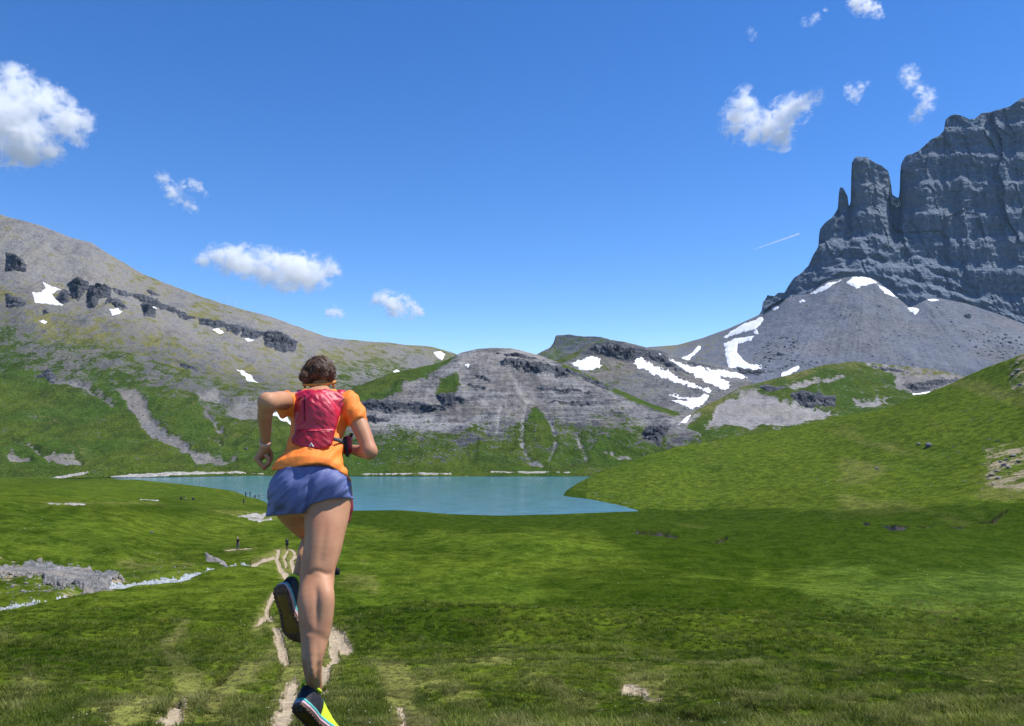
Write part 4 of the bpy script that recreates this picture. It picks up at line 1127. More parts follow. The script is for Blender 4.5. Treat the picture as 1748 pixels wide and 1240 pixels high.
# legs
B.chain([(J(563, 838, .02), R(38)), (J(558, 880, -.04), R(37)), (J(555, 905, -.08), R(33.5)), (J(551, 937, -.12), R(30)), (J(544, 968, -.15), R(26.5)), (J(541, 990, -.165), R(26)), (J(540, 1014, -.195), R(26)), (J(540, 1055, -.235), R(25.5)), (J(537, 1095, -.27), R(21)), (J(533, 1132, -.295), R(15.5)), (ANK_R, .0285)], .025)
B.chain([(J(530, 996, -.19), R(8)), (J(526, 1022, -.238), R(14)), (J(527, 1050, -.258), R(12.5)), (J(531, 1088, -.27), R(7))], .035)       # calf heads
B.chain([(J(552, 992, -.19), R(8)), (J(555, 1016, -.238), R(14)), (J(554, 1044, -.258), R(12)), (J(546, 1080, -.27), R(7))], .035)
B.chain([(J(532, 925, -.11), R(6)), (J(524, 962, -.165), R(6)), (J(522, 990, -.175), R(5))], .03)                # tendons beside the knee hollow
B.chain([(J(562, 925, -.11), R(6)), (J(562, 962, -.165), R(6)), (J(561, 992, -.175), R(5))], .03)
B.chain([(J(533, 1100, -.30), R(6)), (J(532, 1150, -.335), R(5)), (ANK_R - aR * .024 - uR * .0, R(5))], .02)      # Achilles tendon
B.cap(ANK_R, HEEL_R + uR * .055 + aR * .075, .027, .024, .01); B.cap(HEEL_R + uR * .05 + aR * .06, HEEL_R + uR * .042 + aR * .19, .022, .018, .01)
B.chain([(J(495, 846, .03), R(37)), (J(508, 872, .16), R(34)), (J(526, 896, .30), R(29)), (J(541, 912, .39), R(23)), (J(531, 936, .27), R(22)), (J(523, 960, .15), R(18)), (ANK_L + (J(515, 980, .08) - J(512, 990, .055)) * .8, R(13)), (ANK_L, R(12))], .025)
B.cap(ANK_L, HEEL_L + uL * .055 + aL * .075, .027, .024, .01); B.cap(HEEL_L + uL * .05 + aL * .06, HEEL_L + uL * .042 + aL * .19, .022, .018, .01)
# trunk
B.cap(J(512, 838, .0), J(546, 836, .0), R(42), R(44), .03, (1, 1.15, 1))
B.chain([(J(528, 815, .01), R(50)), (J(537, 775, .05), R(41)), (J(541, 742, .085), R(42)), (J(545, 706, .135), R(46))], .04, TX)
B.cap(J(506, 688, .14), J(592, 690, .14), R(17), R(17), .04)
B.chain([(J(545, 690, .15), R(26)), (J(546, 668, .19), R(18)), (J(546, 645, .235), R(17))], .03)
# head
B.ball(J(545, 639, .26), (R(25, .2), R(34, .2), R(28, .2)), .02)
B.ball(J(545, 650, .315), (R(19, .2), R(22, .2), R(20, .2)), .025)
B.cap(J(545, 640, .345), J(545, 648, .368), .010, .013, .012)
for sx in (-1, 1):
    B.ball(J(545 + sx * 24.5, 656, .25), (.008, .018, .024), .006)
    B.cap(J(545 + sx * 9, 632, .352), J(545 + sx * 15, 632, .345), .007, .006, .008)
B.cap(J(540, 660, .352), J(550, 660, .352), .006, .006, .006)
# left arm (elbow driven back)
eL = J(456, 686, -.10)
B.chain([(J(498, 690, .13), R(18)), (J(484, 684, .05), R(16.5)), (eL, R(14.5))], .03)
B.chain([(eL, R(13.5)), (J(452, 712, -.05), R(12.5)), (J(453, 735, .0), R(10)), (J(453, 757, .045), R(7.6))], .02)
wL = J(453, 757, .045)
# right arm (forearm across the front)
eR = J(631, 771, .015)
B.chain([(J(598, 692, .13), R(18)), (J(612, 722, .08), R(15.5)), (J(624, 750, .04), R(13.5)), (eR, R(12.5))], .03)
B.chain([(eR, R(12)), (J(618, 771, .10), R(11.5)), (J(604, 768, .18), R(9)), (J(594, 764, .235), R(7))], .02)
wR = J(594, 764, .235)
B.chain([(wR, R(7)), (J(588, 762, .27), R(9)), (J(581, 762, .295), R(10))], .014)
for i in range(4):
    t = i / 3
    r = R((3.9, 4.2, 4.0, 3.3)[i])
    B.chain([(J(587, 760 + 2 * t, .275), r * .9), (J(576, 755 + 13 * t, .31), r), (J(570, 757 + 13 * t, .30), r), (J(572, 757 + 13 * t, .275), r * .9)], .004)
B.chain([(J(590, 755, .26), R(4.4)), (J(583, 750, .285), R(4)), (J(576, 752, .295), R(3.4))], .005)
# hollows between the muscles: knee crease, calf furrow, hamstring furrow, ankle hollows, elbow
sl, pq = B.win(J(500, 1160, -.45), J(610, 860, .02))
gx_, gy_ = topx(pq)
back = sstep(.02, -.04, pq[..., 1] - np.interp(gy_, [860, 905, 970, 1012, 1060, 1150], [RD - .03, RD - .09, RD - .16, RD - .20, RD - .24, RD - .30]))
gr = .0075 * np.exp(-((gy_ - 977 - .10 * np.abs(gx_ - 544) + 2 * np.sin(gx_ / 5)) / 3.2) ** 2) * (np.abs(gx_ - 543) < 24)
gr = gr + .0085 * np.exp(-((gx_ - np.interp(gy_, [1000, 1050, 1085], [541, 540.5, 539])) / 4.5) ** 2) * sstep(992, 1016, gy_) * sstep(1084, 1058, gy_)
gr = gr + .0060 * np.exp(-((gx_ - np.interp(gy_, [870, 960], [560, 547])) / 5.5) ** 2) * sstep(880, 915, gy_) * sstep(975, 950, gy_)
gr = gr + .0055 * np.exp(-((np.abs(gx_ - 533) - 9) / 4) ** 2) * sstep(1085, 1115, gy_)
gr = gr + .0050 * np.exp(-((gy_ - 1083 - .5 * (gx_ - 538)) / 7) ** 2) * (np.abs(gx_ - 538) < 25)
B.S[sl] += (.72 * gr * back).astype(np.float32)
# the left arm ends inside the wristband, where the finely meshed hand takes over
pw = B.pts(); pxw, pyw = topx(pw)
axw = unit(J(453, 764, .055) - J(453, 748, .02))
B.cut(np.where((pxw < 475) & (pyw > 745) & (pyw < 830), (pw - J(453, 756.5, .044)) @ axw, -1.0))
V, Fc = B.mesh()
V = relax(V, Fc, 9, .5)
H = Vol(J(424, 815, .0) - np.array([0, .03, 0]), J(472, 742, .15) + .02, .0020)
H.chain([(J(453, 745, .015), R(8.8)), (J(453, 757, .045), R(7.8)), (J(452, 764, .055), R(7.8))], .01)
H.cap(J(452, 763, .05), J(440, 781, .052), R(5.6), R(5.2), .014); H.cap(J(453, 764, .075), J(440, 782, .095), R(5.8), R(5.2), .014)
H.cap(J(452, 766, .06), J(446, 780, .075), R(6.5), R(6.5), .012)
for i in range(4):
    dd = .045 + .021 * i
    L_ = (0, 2.0, 2.6, 1.6)[i]
    r = R((3.4, 3.8, 4.1, 4.0)[i])
    H.chain([(J(443, 775, dd + .005), r * 1.05), (J(437.5, 783, dd), r * 1.12), (J(450 + L_ * .4, 797 + L_, dd), r), (J(459, 790 + L_ * .6, dd - .002), r * .93), (J(459, 782 + L_ * .3, dd - .003), r * .88), (J(453, 778, dd - .002), r * .8)], .0035, soft=False)
H.chain([(J(456, 765, .085), R(4.6)), (J(462, 774, .105), R(4.3)), (J(462, 786, .10), R(3.8)), (J(458, 793, .09), R(3.2))], .006, soft=False)
p_ = H.pts()
H.cut(-((p_ - J(453, 756.5, .044)) @ axw))
VH, FH = H.mesh()
VH = relax(VH, FH, 1, .4)
Fc = np.concatenate([Fc, FH + len(V)]); V = np.concatenate([V, VH])
part("body", V, Fc, M_SKIN)

# --- eyes, small parts of the face that looks ahead
m_eye = plain("eye_white", (.75, .74, .72), .2, .5, .02, 50)
def uv_sphere(c, r, nu=12, nv=8):
    vs, fs = [], []
    for i in range(nv + 1):
        for j in range(nu):
            th, ph = math.pi * i / nv, 2 * math.pi * j / nu
            vs.append((c[0] + r * math.sin(th) * math.cos(ph), c[1] + r * math.sin(th) * math.sin(ph), c[2] + r * math.cos(th)))
    for i in range(nv):
        for j in range(nu):
            fs.append((i * nu + j, (i + 1) * nu + j, (i + 1) * nu + (j + 1) % nu, i * nu + (j + 1) % nu))
    return vs, fs
for sx in (-1, 1):
    vs, fs = uv_sphere(J(545 + sx * 11, 639, .338), .0115)
    part("eye", vs, fs, m_eye)

def cloth_mat(name, c0, c1, rough, spec, fold, sheen=.0, scale=30, weave=900):
    t = NT(name)
    nz = t.noise(scale, 4, .55)
    fo = t.noise((11, 11, 6), 2, .5, dist=.8)
    c = t.mix(nz, c0, c1)
    h = t.math('ADD', t.math('MULTIPLY', fo, fold), t.math('MULTIPLY', t.noise(weave, 2), .0004))
    return t.finish(c, rough, spec, t.bump(h, 1.0, 1.0), **({'Sheen Weight': sheen} if sheen else {}))
M_SHIRT = cloth_mat("orange_jersey", (1.0, .235, .03), (1.0, .29, .05), .62, .3, .004)
M_SHORTS = cloth_mat("blue_running_fabric", (.098, .122, .285), (.128, .160, .35), .5, .4, .004)
M_LINER = cloth_mat("dark_red_liner", (.17, .018, .03), (.24, .03, .04), .7, .2, .006)
M_PACK = cloth_mat("red_ripstop", (.47, .012, .040), (.60, .020, .055), .33, .6, .005)
M_PACK2 = cloth_mat("deep_red_ripstop", (.36, .008, .022), (.45, .012, .032), .38, .5, .005)

def pxgrid(v):
    p = v.pts()
    return p, *topx(p)
def below_line(py, px, pts, p):
    """metres below (positive) a line drawn across the picture columns"""
    y = np.interp(px, [q[0] for q in pts], [q[1] for q in pts])
    return (py - y) * p[..., 1] / F

# --- T-shirt
S = Vol(np.array([J(460, 0, 0)[0], RD - .14, J(0, 840, .1)[2]]), np.array([J(645, 0, 0.1)[0], RD + .34, J(0, 650, .1)[2]]), .0042)
S.chain([(J(545, 704, .135), R(49)), (J(541, 742, .085), R(46)), (J(538, 772, .05), R(46.5))], .03, TX)
S.cap(J(538, 772, .05), J(531, 812, .005), R(46.5), R(66), .03, (1, 1.42, 1))
S.cap(J(505, 688, .14), J(594, 690, .14), R(20), R(20), .03)
S.cap(J(545, 688, .15), J(546, 672, .18), R(30), R(21), .03)
S.chain([(J(500, 690, .13), R(20.5)), (J(487, 688, .065), R(19.5))], .02)
S.cap(J(489, 700, .08), J(480, 714, .05), R(12), R(7), .012)                    # the sleeve's lower edge hangs open
S.chain([(J(597, 692, .13), R(20)), (J(608, 710, .10), R(18.5)), (J(617, 725, .075), R(18))], .02)
p, px, py = pxgrid(S)
q = p * np.array([1, 1, 1])
fold = .011 * fbm(np.stack([(px + py * .9) / 19, (py - px * .6) / 90, p[..., 1] * 5], -1), 1) + .003 * fbm(np.stack([(px + py * .5) / 12, (py - px * .5) / 70, p[..., 1] * 5 + 4], -1), 2)
S.S = (S.S + fold * 1.5).astype(np.float32)
hem = below_line(py, px, [(455, 804), (470, 803), (500, 798), (522, 794), (545, 792), (562, 796), (580, 806), (592, 814), (600, 826), (640, 830)], p)
neck = -below_line(py, px, [(440, 655), (520, 664), (546, 667), (572, 664), (640, 655)], p)
elv = unit(eL - J(498, 690, .13)); slL = (p - J(486, 688, .055)) @ elv
slL = np.where((px < 500) & (py < 727), slL, -1)
erv = unit(eR - J(598, 692, .13)); slR = (p - J(615, 722, .08)) @ erv
slR = np.where((px > 594) & (py < 780), slR, -1)
S.cut(np.maximum(np.maximum(hem, neck), np.maximum(slL, slR)), .006)
V, Fc = S.mesh()
part("t_shirt", relax(V, Fc, 1, .4), Fc, M_SHIRT)

# --- shorts
S = Vol(np.array([J(448, 0, 0)[0], RD - .24, J(0, 895, 0)[2]]), np.array([J(615, 0, 0)[0], RD + .34, J(0, 780, 0)[2]]), .0042)
S.cap(J(508, 836, .0), J(549, 834, .0), R(47), R(49), .02, (1, 1.1, 1))
S.cap(J(530, 805, .01), J(530, 830, .0), R(54), R(58), .02, (1, 1.2, 1))
S.chain([(J(503, 843, .01), R(43)), (J(499, 892, .05), R(43))], .016)
S.chain([(J(557, 840, .0), R(43)), (J(562, 885, -.03), R(47))], .016)
S.ball(J(503, 842, -.075), (R(36), .055, R(32)), .03)
S.ball(J(557, 836, -.075), (R(36), .055, R(32)), .03)
p, px, py = pxgrid(S)
fold = .014 * fbm(np.stack([(px + py * .5) / 18, (py - px * .3) / 70, p[..., 1] * 5], -1), 1) + .007 * fbm(np.stack([(px + py) / 10, (py - px) / 60, p[..., 1] * 5 + 2], -1), 2)
crease = np.abs(px - np.interp(py, [800, 840, 880], [531, 529, 521])) * p[..., 1] / F
fold += .016 * np.exp(-(crease / .010) ** 2) * sstep(812, 840, py) * (p[..., 1] < RD)
S.S = (S.S + fold).astype(np.float32)
hem = below_line(py, px, [(440, 884), (466, 881), (490, 879), (519, 877), (523, 873), (530, 862), (545, 857), (565, 852), (588, 851), (602, 852), (620, 856)], p)
top = -below_line(py, px, [(440, 796), (640, 796)], p)
S.cut(np.maximum(hem, top), .006)
V, Fc = S.mesh()
part("shorts", relax(V, Fc, 1, .4), Fc, M_SHORTS)
# the front of the right leg of the shorts hangs lower and shows its dark lining
S = Vol(np.array([J(570, 0, 0)[0], RD - .02, J(0, 900, 0)[2]]), np.array([J(618, 0, 0)[0], RD + .2, J(0, 840, 0)[2]]), .004)
S.cap(J(586, 845, .07), J(588, 868, .07), R(15), R(14.5), .01, (1, .55, 1)); S.cap(J(588, 868, .07), J(590, 886, .06), R(14), R(9), .01)
p, px, py = pxgrid(S)
V, Fc = S.mesh()
part("shorts_lining", V, Fc, M_LINER)

# --- hair: gathered curls, headband
m_hair_t = NT("brown_hair")
_s = m_hair_t.noise((46, 46, 120), 4, .6, dist=2.5)
M_HAIR = m_hair_t.finish(m_hair_t.mix(_s, (.018, .010, .007), (.21, .11, .062)), .36, .55, m_hair_t.bump(_s, .006, 1.0))
S = Vol(J(495, 680, .02) - .03, J(598, 590, .42) + .05, .0036)
S.ball(J(545, 638, .255), (R(25.5, .2), R(35, .2), R(27, .2)), .01)
for (x, y, dd, r) in ((519, 643, .16, 11), (523, 641, .17, 9.5), (517, 636, .21, 7), (528, 630, .17, 9), (538, 636, .16, 10), (552, 638, .16, 10), (563, 634, .18, 9), (568, 643, .2, 7), (534, 625, .18, 10), (546, 622, .18, 11), (557, 624, .185, 10), (565, 628, .2, 8), (530, 621, .2, 8), (541, 617, .2, 8.5), (552, 616, .21, 8), (561, 620, .21, 7), (545, 628, .155, 9), (520, 646, .2, 6.5), (556, 629, .16, 8)):
    S.ball(J(545 + (x - 545) * .86, y + 1, dd), R(r * .92, .2), .008)
p, px, py = pxgrid(S)
S.S = (S.S - .0045 * fbm(np.stack([(p[..., 0] + .5 * p[..., 2]) * 75, p[..., 1] * 40, (p[..., 2] - .5 * p[..., 0]) * 26], -1) + .6 * fbm(p * 16, 2)[..., None], 3, .6, ridged=True)).astype(np.float32)
low = below_line(py, px, [(480, 652), (515, 652), (520, 655), (545, 655), (570, 653), (600, 652)], p)
S.cut(np.maximum(low, p[..., 1] - (RD + .335)), .004)
V, Fc = S.mesh()
hair = part("hair", V, Fc, M_HAIR)
def tube(pts, r, n=6, taper=None):
    pts = np.asarray(pts, float); vs, fs = [], []
    for i, q in enumerate(pts):
        tdir = unit(pts[min(i + 1, len(pts) - 1)] - pts[max(i - 1, 0)])
        u = unit(np.cross(tdir, (0.31, .2, .93))); v = np.cross(tdir, u)
        rr = r if taper is None else r * taper[i]
        for j in range(n):
            a = 2 * math.pi * j / n
            vs.append(q + rr * (u * math.cos(a) + v * math.sin(a)))
    for i in range(len(pts) - 1):
        for j in range(n):
            fs.append((i * n + j, i * n + (j + 1) % n, (i + 1) * n + (j + 1) % n, (i + 1) * n + j))
    return vs, fs
def join(parts):
    V, Fc = [], []
    for v, f in parts:
        o = len(V); V.extend(v); Fc.extend([tuple(i + o for i in t) for t in f])
    return V, Fc
rr = np.random.default_rng(5)
Sh = S.S.astype(float); G = np.stack(np.gradient(Sh, S.h), -1)
def look(p):
    i = np.clip(np.round((p - S.lo) / S.h).astype(int), 0, np.array(Sh.shape) - 1)
    g = G[i[:, 0], i[:, 1], i[:, 2]]
    return Sh[i[:, 0], i[:, 1], i[:, 2]], g / (np.linalg.norm(g, axis=1, keepdims=True) + 1e-9)
p = V[rr.integers(0, len(V), 2600)].copy()
bun = J(548, 617, .20); off = rr.uniform(-.001, .0035, len(p))
bend = rr.uniform(0, 40, len(p))
path_ = [p.copy()]
for st_ in range(11):
    d_, n_ = look(p)
    t_ = bun - p; t_ = t_ + .06 * np.stack([fbm(p * 30 + k * 7.1, 2) for k in range(3)], -1) * 1.2
    t_ = t_ - n_ * (t_ * n_).sum(1, keepdims=True); t_ /= np.linalg.norm(t_, axis=1, keepdims=True) + 1e-9
    sd = np.cross(n_, t_)
    t_ = t_ + sd * (.75 * np.sin(st_ * .9 + bend))[:, None]
    p = p + t_ * .0058
    d_, n_ = look(p)
    p = p - n_ * (d_ - off)[:, None] * .8
    path_.append(p.copy())
path_ = np.stack(path_, 1)
locks = [tube(q, .00095, 3, np.linspace(1, .4, 12)) for q in path_ if topx(q)[1].max() < 656]
fly = rr.integers(0, len(path_), 60)
for k in fly:
    q = path_[k].copy(); c_ = q.mean(0) - J(545, 640, .26)
    q = q + (c_ / np.linalg.norm(c_)) * (np.linspace(0, 1, 12)[:, None] ** 1.5) * rr.uniform(.006, .016)
    if topx(q)[1].max() < 656: locks.append(tube(q, .0006, 3))
V, Fc = join(locks)
M_STRAND = plain("hair_strands", (.115, .058, .032), .38, .5, .6, 35)
part("strands", V, Fc, M_STRAND, hair)["kind"] = "stuff"
m_band = plain("amber_band", (.62, .25, .03), .45, .4, .1, 80)
V, Fc = [], []
N = 40
cb = J(545, 654, .245)
for j in range(N):
    a = 2 * math.pi * j / N
    for k, (h_, r_) in enumerate(((-.005, .003), (.005, .003), (.005, -.002), (-.005, -.002))):
        V.append(cb + np.array([math.cos(a) * (.0725 + r_), math.sin(a) * (.103 + r_), h_ + .012 * math.sin(a) + .004 * math.cos(a)]))
for j in range(N):
    for k in range(4):
        Fc.append((j * 4 + k, j * 4 + (k + 1) % 4, ((j + 1) % N) * 4 + (k + 1) % 4, ((j + 1) % N) * 4 + k))
part("headband", V, Fc, m_band)

# --- wristband with watch on the left wrist
m_wband = plain("pale_pink_rubber", (.66, .40, .33), .5, .4, .06, 60)
ax_w = unit(J(453, 764, .055) - J(453, 748, .02)); u_ = unit(np.cross(ax_w, (0, 1, 0))); v_ = np.cross(ax_w, u_)
cw = J(453, 756, .042)
V, Fc = [], []
N = 28
for j in range(N):
    a = 2 * math.pi * j / N
    fat = 1 + .22 * max(0, math.cos(a - 4.0)) ** 4
    for (h_, r_) in ((-.0115, .0225), (-.009, .0245), (.009, .0245), (.0115, .0225), (0, .015)):
        V.append(cw + ax_w * h_ * (1 + .3 * (fat - 1)) + (u_ * math.cos(a) + v_ * math.sin(a)) * r_ * fat)
for j in range(N):
    for k in range(5):
        Fc.append((j * 5 + k, j * 5 + (k + 1) % 5, ((j + 1) % N) * 5 + (k + 1) % 5, ((j + 1) % N) * 5 + k))
part("wristband", V, Fc, m_wband)

# --- shoes
m_black = cloth_mat("black_mesh", (.012, .012, .016), (.035, .035, .042), .6, .35, .004)
m_lime = cloth_mat("lime_mesh", (.52, .68, .02), (.62, .78, .04), .55, .35, .003)
m_teal = plain("teal_foam", (.10, .45, .42), .5, .4, .1, 40)
m_pink = plain("pale_pink_foam", (.72, .42, .42), .5, .4, .1, 40)
m_sole = plain("brown_rubber", (.15, .085, .052), .7, .3, .3, 50, .002)
m_yell = plain("ochre_rubber", (.20, .115, .016), .7, .3, .25, 50, .002)
SL = .262
def sole_w(t):                                   # half width along the length
    return np.interp(t, [0, .03, .1, .25, .42, .58, .70, .82, .91, .97, 1], [.012, .023, .031, .0325, .029, .037, .0445, .043, .034, .020, .006])
def spring(t):
    return .026 * np.clip((t - .62) / .38, 0, 1) ** 2 + .008 * np.clip((.10 - t) / .10, 0, 1) ** 2
def slab(z0, z1, grow, t0=0.0, t1=1.0, n=40, bulge=.0025):
    ts = t0 + (t1 - t0) * (.5 - .5 * np.cos(np.linspace(0, math.pi, n)))
    V, Fc = [], []
    prof = [(z0, -1), (z0, 1), ((z0 + z1) / 2, 1.0), (z1, 1), (z1, -1), ((z0 + z1) / 2, -1.0)]
    for t in ts:
        w = sole_w(t) + grow
        for k, (z, s_) in enumerate(prof):
            ww = w + (bulge if k in (2, 5) else 0)
            V.append((t * SL, s_ * ww - .004 * math.sin(t * 3.0), z + spring(t)))
    K = 6
    for i in range(len(ts) - 1):
        for k in range(K):
            Fc.append((i * K + k, (i + 1) * K + k, (i + 1) * K + (k + 1) % K, i * K + (k + 1) % K))
    Fc.append(tuple(range(K))); Fc.append(tuple((len(ts) - 1) * K + k for k in reversed(range(K))))
    return V, Fc
def upper(t0, t1, ph0=0.0, ph1=1.0, off=0.0, nt=26, nph=18):
    """skin of the shoe between two places along the length"""
    V, Fc = [], []
    for i in range(nt + 1):
        t = t0 + (t1 - t0) * i / nt
        w = (sole_w(t) * .97 - .001 + off) * min(1.0, math.sqrt(max(t - t0 * (t0 > .1) * 0, 0) / .035 + .0004))
        hgt = np.interp(t, [0, .02, .06, .30, .40, .52, .70, .85, .95, 1], [.050, .076, .092, .098, .090, .076, .054, .041, .030, .010]) + off
        lean = -.008 * np.clip((.14 - t) / .14, 0, 1)
        for j in range(nph + 1):
            ph = math.pi * (ph0 + (ph1 - ph0) * j / nph)
            c, s_ = math.cos(ph), math.sin(ph)
            e = .62
            V.append((t * SL + lean * s_, w * np.sign(c) * abs(c) ** e - .004 * math.sin(t * 3.0), .020 + spring(t) + (hgt - .020) * abs(s_) ** .8))
    for i in range(nt):
        for j in range(nph):
            a = i * (nph + 1) + j
            Fc.append((a, a + 1, a + nph + 2, a + nph + 1))
    return V, Fc
def make_shoe(M, side):
    shoe = bpy.data.objects.new("shoe", None); shoe.empty_display_size = .05
    link(shoe, runner)
    shoe.matrix_basis = Matrix.Translation(-Vector(BASE)) @ M @ Matrix.Diagonal((1.08, 1.22, 1.14, 1))
    def sp(name, vf, mat):
        return mesh_obj(name, vf[0], vf[1], mat, shoe)
    v, f = slab(.0, .008, -.001)
    lugs = [(v, f)]
    for t in np.arange(.03, .98, .068):
        w = sole_w(t + .02)
        nl = 4 if w > .03 else 3
        for q in np.linspace(-.82, .82, nl):
            if .16 < t < .76 and abs(q) < .5: continue
            cx_, cy_ = (t + .014 * abs(q)) * SL, q * w - .004 * math.sin(t * 3.0)
            hx, hy = .0058, w * .17
            z = spring(t)
            b = [(cx_ + sx * hx * (1 if zz else .75), cy_ + sy * hy * (1 if zz else .75), z + (.001 if zz else -.0030)) for zz in (1, 0) for sx, sy in ((-1, -1), (1, -1), (1, 1), (-1, 1))]
            lugs.append((b, [(0, 1, 2, 3), (7, 6, 5, 4), (0, 4, 5, 1), (1, 5, 6, 2), (2, 6, 7, 3), (3, 7, 4, 0)]))
    sp("outsole", join(lugs), m_sole)
    v, f = slab(-.0012, .002, -.014, .16, .80)
    sp("sole_inlay", (v, f), m_yell)
    sp("midsole_band", slab(.008, .0165, .0012), m_pink)
    sp("midsole", slab(.0165, .027, .0006), m_teal)
    sp("upper", upper(.0, .60), m_black)
    sp("toe_panel", upper(.58, 1.0, off=.0012), m_lime)
    sp("side_panel", upper(.40, .62, .0 if side > 0 else .62, .38 if side > 0 else 1.0, off=.002, nph=10), m_lime)
    # collar ring round the opening
    pts = []
    for j in range(33):
        a = 2 * math.pi * j / 32
        t = .165 + .140 * math.cos(a)
        pts.append((t * SL - .006 * (math.cos(a) < -.6), .0285 * math.sin(a) * np.interp(t, [0, .05, .2, .35], [.75, .95, 1, .92]) - .003, np.interp(t, [0, .06, .17, .31], [.098, .096, .088, .100])))
    sp("collar", tube(pts, .0062, 8), m_lime)
    ring = []
    for j in range(8):
        t = .40 + .035 * j
        ring.append(tube([(t * SL, -.014, np.interp(t, [.36, .7], [.090, .060])), (t * SL + .004, 0, np.interp(t, [.36, .7], [.095, .064])), (t * SL, .014, np.interp(t, [.36, .7], [.090, .060]))], .0022, 5))
    sp("laces", join(ring), m_teal)
    return shoe
sh1 = make_shoe(MR, 1); sh2 = make_shoe(ML, -1)
tag(sh1, "right shoe with its toe on the ground"); tag(sh2, "left shoe lifted with its sole turned up")

# ------------------------------------------------------------------ running vest worn on the back
pack = empty("backpack", J(535, 766, -.02))
tag(pack, "slim red running backpack worn on the runner's back", "backpack")
PB = np.array(pack.location)
def ppart(name, V, Fc, mat, parent=pack):
    return mesh_obj(name, np.asarray(V) - PB, Fc, mat, parent)
PK = [(503, 672), (512, 667), (524, 665), (540, 666), (556, 664), (577, 669), (591, 680), (587, 692), (580, 711), (571, 742), (567, 759), (560, 765), (548, 768), (534, 769), (520, 766), (508, 762), (498, 757), (497, 748), (503, 738), (501, 712), (500, 690)]
S = Vol(np.array([J(490, 0, 0)[0], RD - .12, J(0, 780, .05)[2]]), np.array([J(605, 0, 0.1)[0], RD + .32, J(0, 655, .1)[2]]), .0042)
S.chain([(J(545, 700, .125), R(52)), (J(541, 742, .07), R(49)), (J(538, 772, .03), R(48))], .03, TX)
S.cap(J(510, 688, .135), J(590, 690, .135), R(23.5), R(23.5), .03)
S.cap(J(545, 688, .14), J(546, 676, .165), R(34), R(26), .03)
S.ball(J(540, 718, .02), (R(36), .055, R(50)), .03)
p, px, py = pxgrid(S)
reg = -poly_sdf(px, py, PK, 60) * p[..., 1] / F
fr = p[..., 1] - (RD + .13 + np.clip((700 - py) / 40, -1, .8) * .08)
wr = .0050 * fbm(np.stack([(px - 519 + np.abs(px - 519)) / 34, (py - np.abs(px - 519) * .7) / 9, p[..., 1] * 3], -1), 3)
seam = .006 * np.exp(-((px - 519.5) / 1.6) ** 2) * (py < 718) * (py > 676)
pocket = -.008 * sstep(733, 737, py)
S.S = (S.S + wr * 1.4 + seam + pocket).astype(np.float32)
S.cut(np.maximum(reg, fr), .010)
V, Fc = S.mesh()
V = relax(V, Fc, 1, .4)
vx, vy = topx(V)
fy = vy[Fc].mean(1)
def sub(V, Fc, m):
    u, inv = np.unique(Fc[m], return_inverse=True)
    return V[u], inv.reshape(-1, 4)
ppart("pack_panel", *sub(V, Fc, fy < 735), M_PACK)
ppart("lower_pocket", *sub(V, Fc, fy >= 735), M_PACK2)
def back_surface(px_, py_, out=.004):
    """nearest point of the pack's skin behind a picture position, lifted a little"""
    m = V[:, 1] < RD + .12
    d2 = (vx[m] - px_) ** 2 + (vy[m] - py_) ** 2
    k = np.argsort(d2)[:6]
    y = V[m][k, 1].min() - out
    return np.array([(px_ - CX) / F * y, y, -(py_ - HY) / F * y])
m_zip = plain("dark_zip", (.012, .010, .014), .5, .4, .2, 90)
ppart("zip", *tube([back_surface(519.5, y, -.001) for y in np.linspace(679, 716, 14)], .0016, 6), m_zip)
ppart("pocket_seam", *tube([back_surface(x, 735.5 + .6 * math.sin(x / 6), .0) for x in np.linspace(505, 571, 26)], .0014, 6), M_PACK2)
m_logo = plain("silver_print", (.42, .42, .44), .35, .6, .05, 90)
c_ = [back_surface(x, y, .003) for x, y in ((527, 763), (531.5, 755.5), (536, 763), (533.6, 763), (531.5, 759.2), (529.4, 763))]
ym = sum(q[1] for q in c_) / len(c_) - .001
tri = [np.array([q[0] * ym / q[1], ym - .001, q[2] * ym / q[1]]) for q in c_]
trib = [q + np.array([0, .003, 0]) for q in tri]
ppart("logo_badge", tri + trib, [(0, 1, 4, 5), (1, 2, 3, 4), (6, 11, 10, 7), (7, 10, 9, 8), (0, 6, 7, 1), (1, 7, 8, 2)], m_logo)
for (x0, y0, x1, y1) in ((507, 684, 513, 678), (513, 678, 520, 683), (581, 686, 588, 681), (524, 681, 532, 676)):
    ppart("cord", *tube([back_surface(x0 + (x1 - x0) * t, y0 + (y1 - y0) * t, .002) for t in np.linspace(0, 1, 5)], .0016, 5), m_zip)
def body_band(pts, w, th, mat, name):
    Vb, Fb = [], []
    for i, q in enumerate(pts):
        q = np.asarray(q); t_ = unit(np.asarray(pts[min(i + 1, len(pts) - 1)]) - np.asarray(pts[max(i - 1, 0)]))
        up = unit(np.array([0, 0, 1.0]) - t_ * t_[2]); n_ = np.cross(t_, up)
        for a_, b_ in ((-1, -1), (1, -1), (1, 1), (-1, 1)):
            Vb.append(q + up * w * a_ + n_ * th * b_)
    for i in range(len(pts) - 1):
        for k in range(4):
            Fb.append((i * 4 + k, i * 4 + (k + 1) % 4, i * 4 + 4 + (k + 1) % 4, i * 4 + 4 + k))
    Fb.append((3, 2, 1, 0)); e = len(pts) * 4; Fb.append((e - 4, e - 3, e - 2, e - 1))
    return ppart(name, Vb, Fb, mat)
m_strap = plain("grey_webbing", (.10, .105, .115), .7, .3, .15, 70)
body_band([J(566, 749, -.005), J(576, 751, .0), J(584, 754, .03), J(589, 757, .075)], .0085, .002, m_strap, "side_strap")
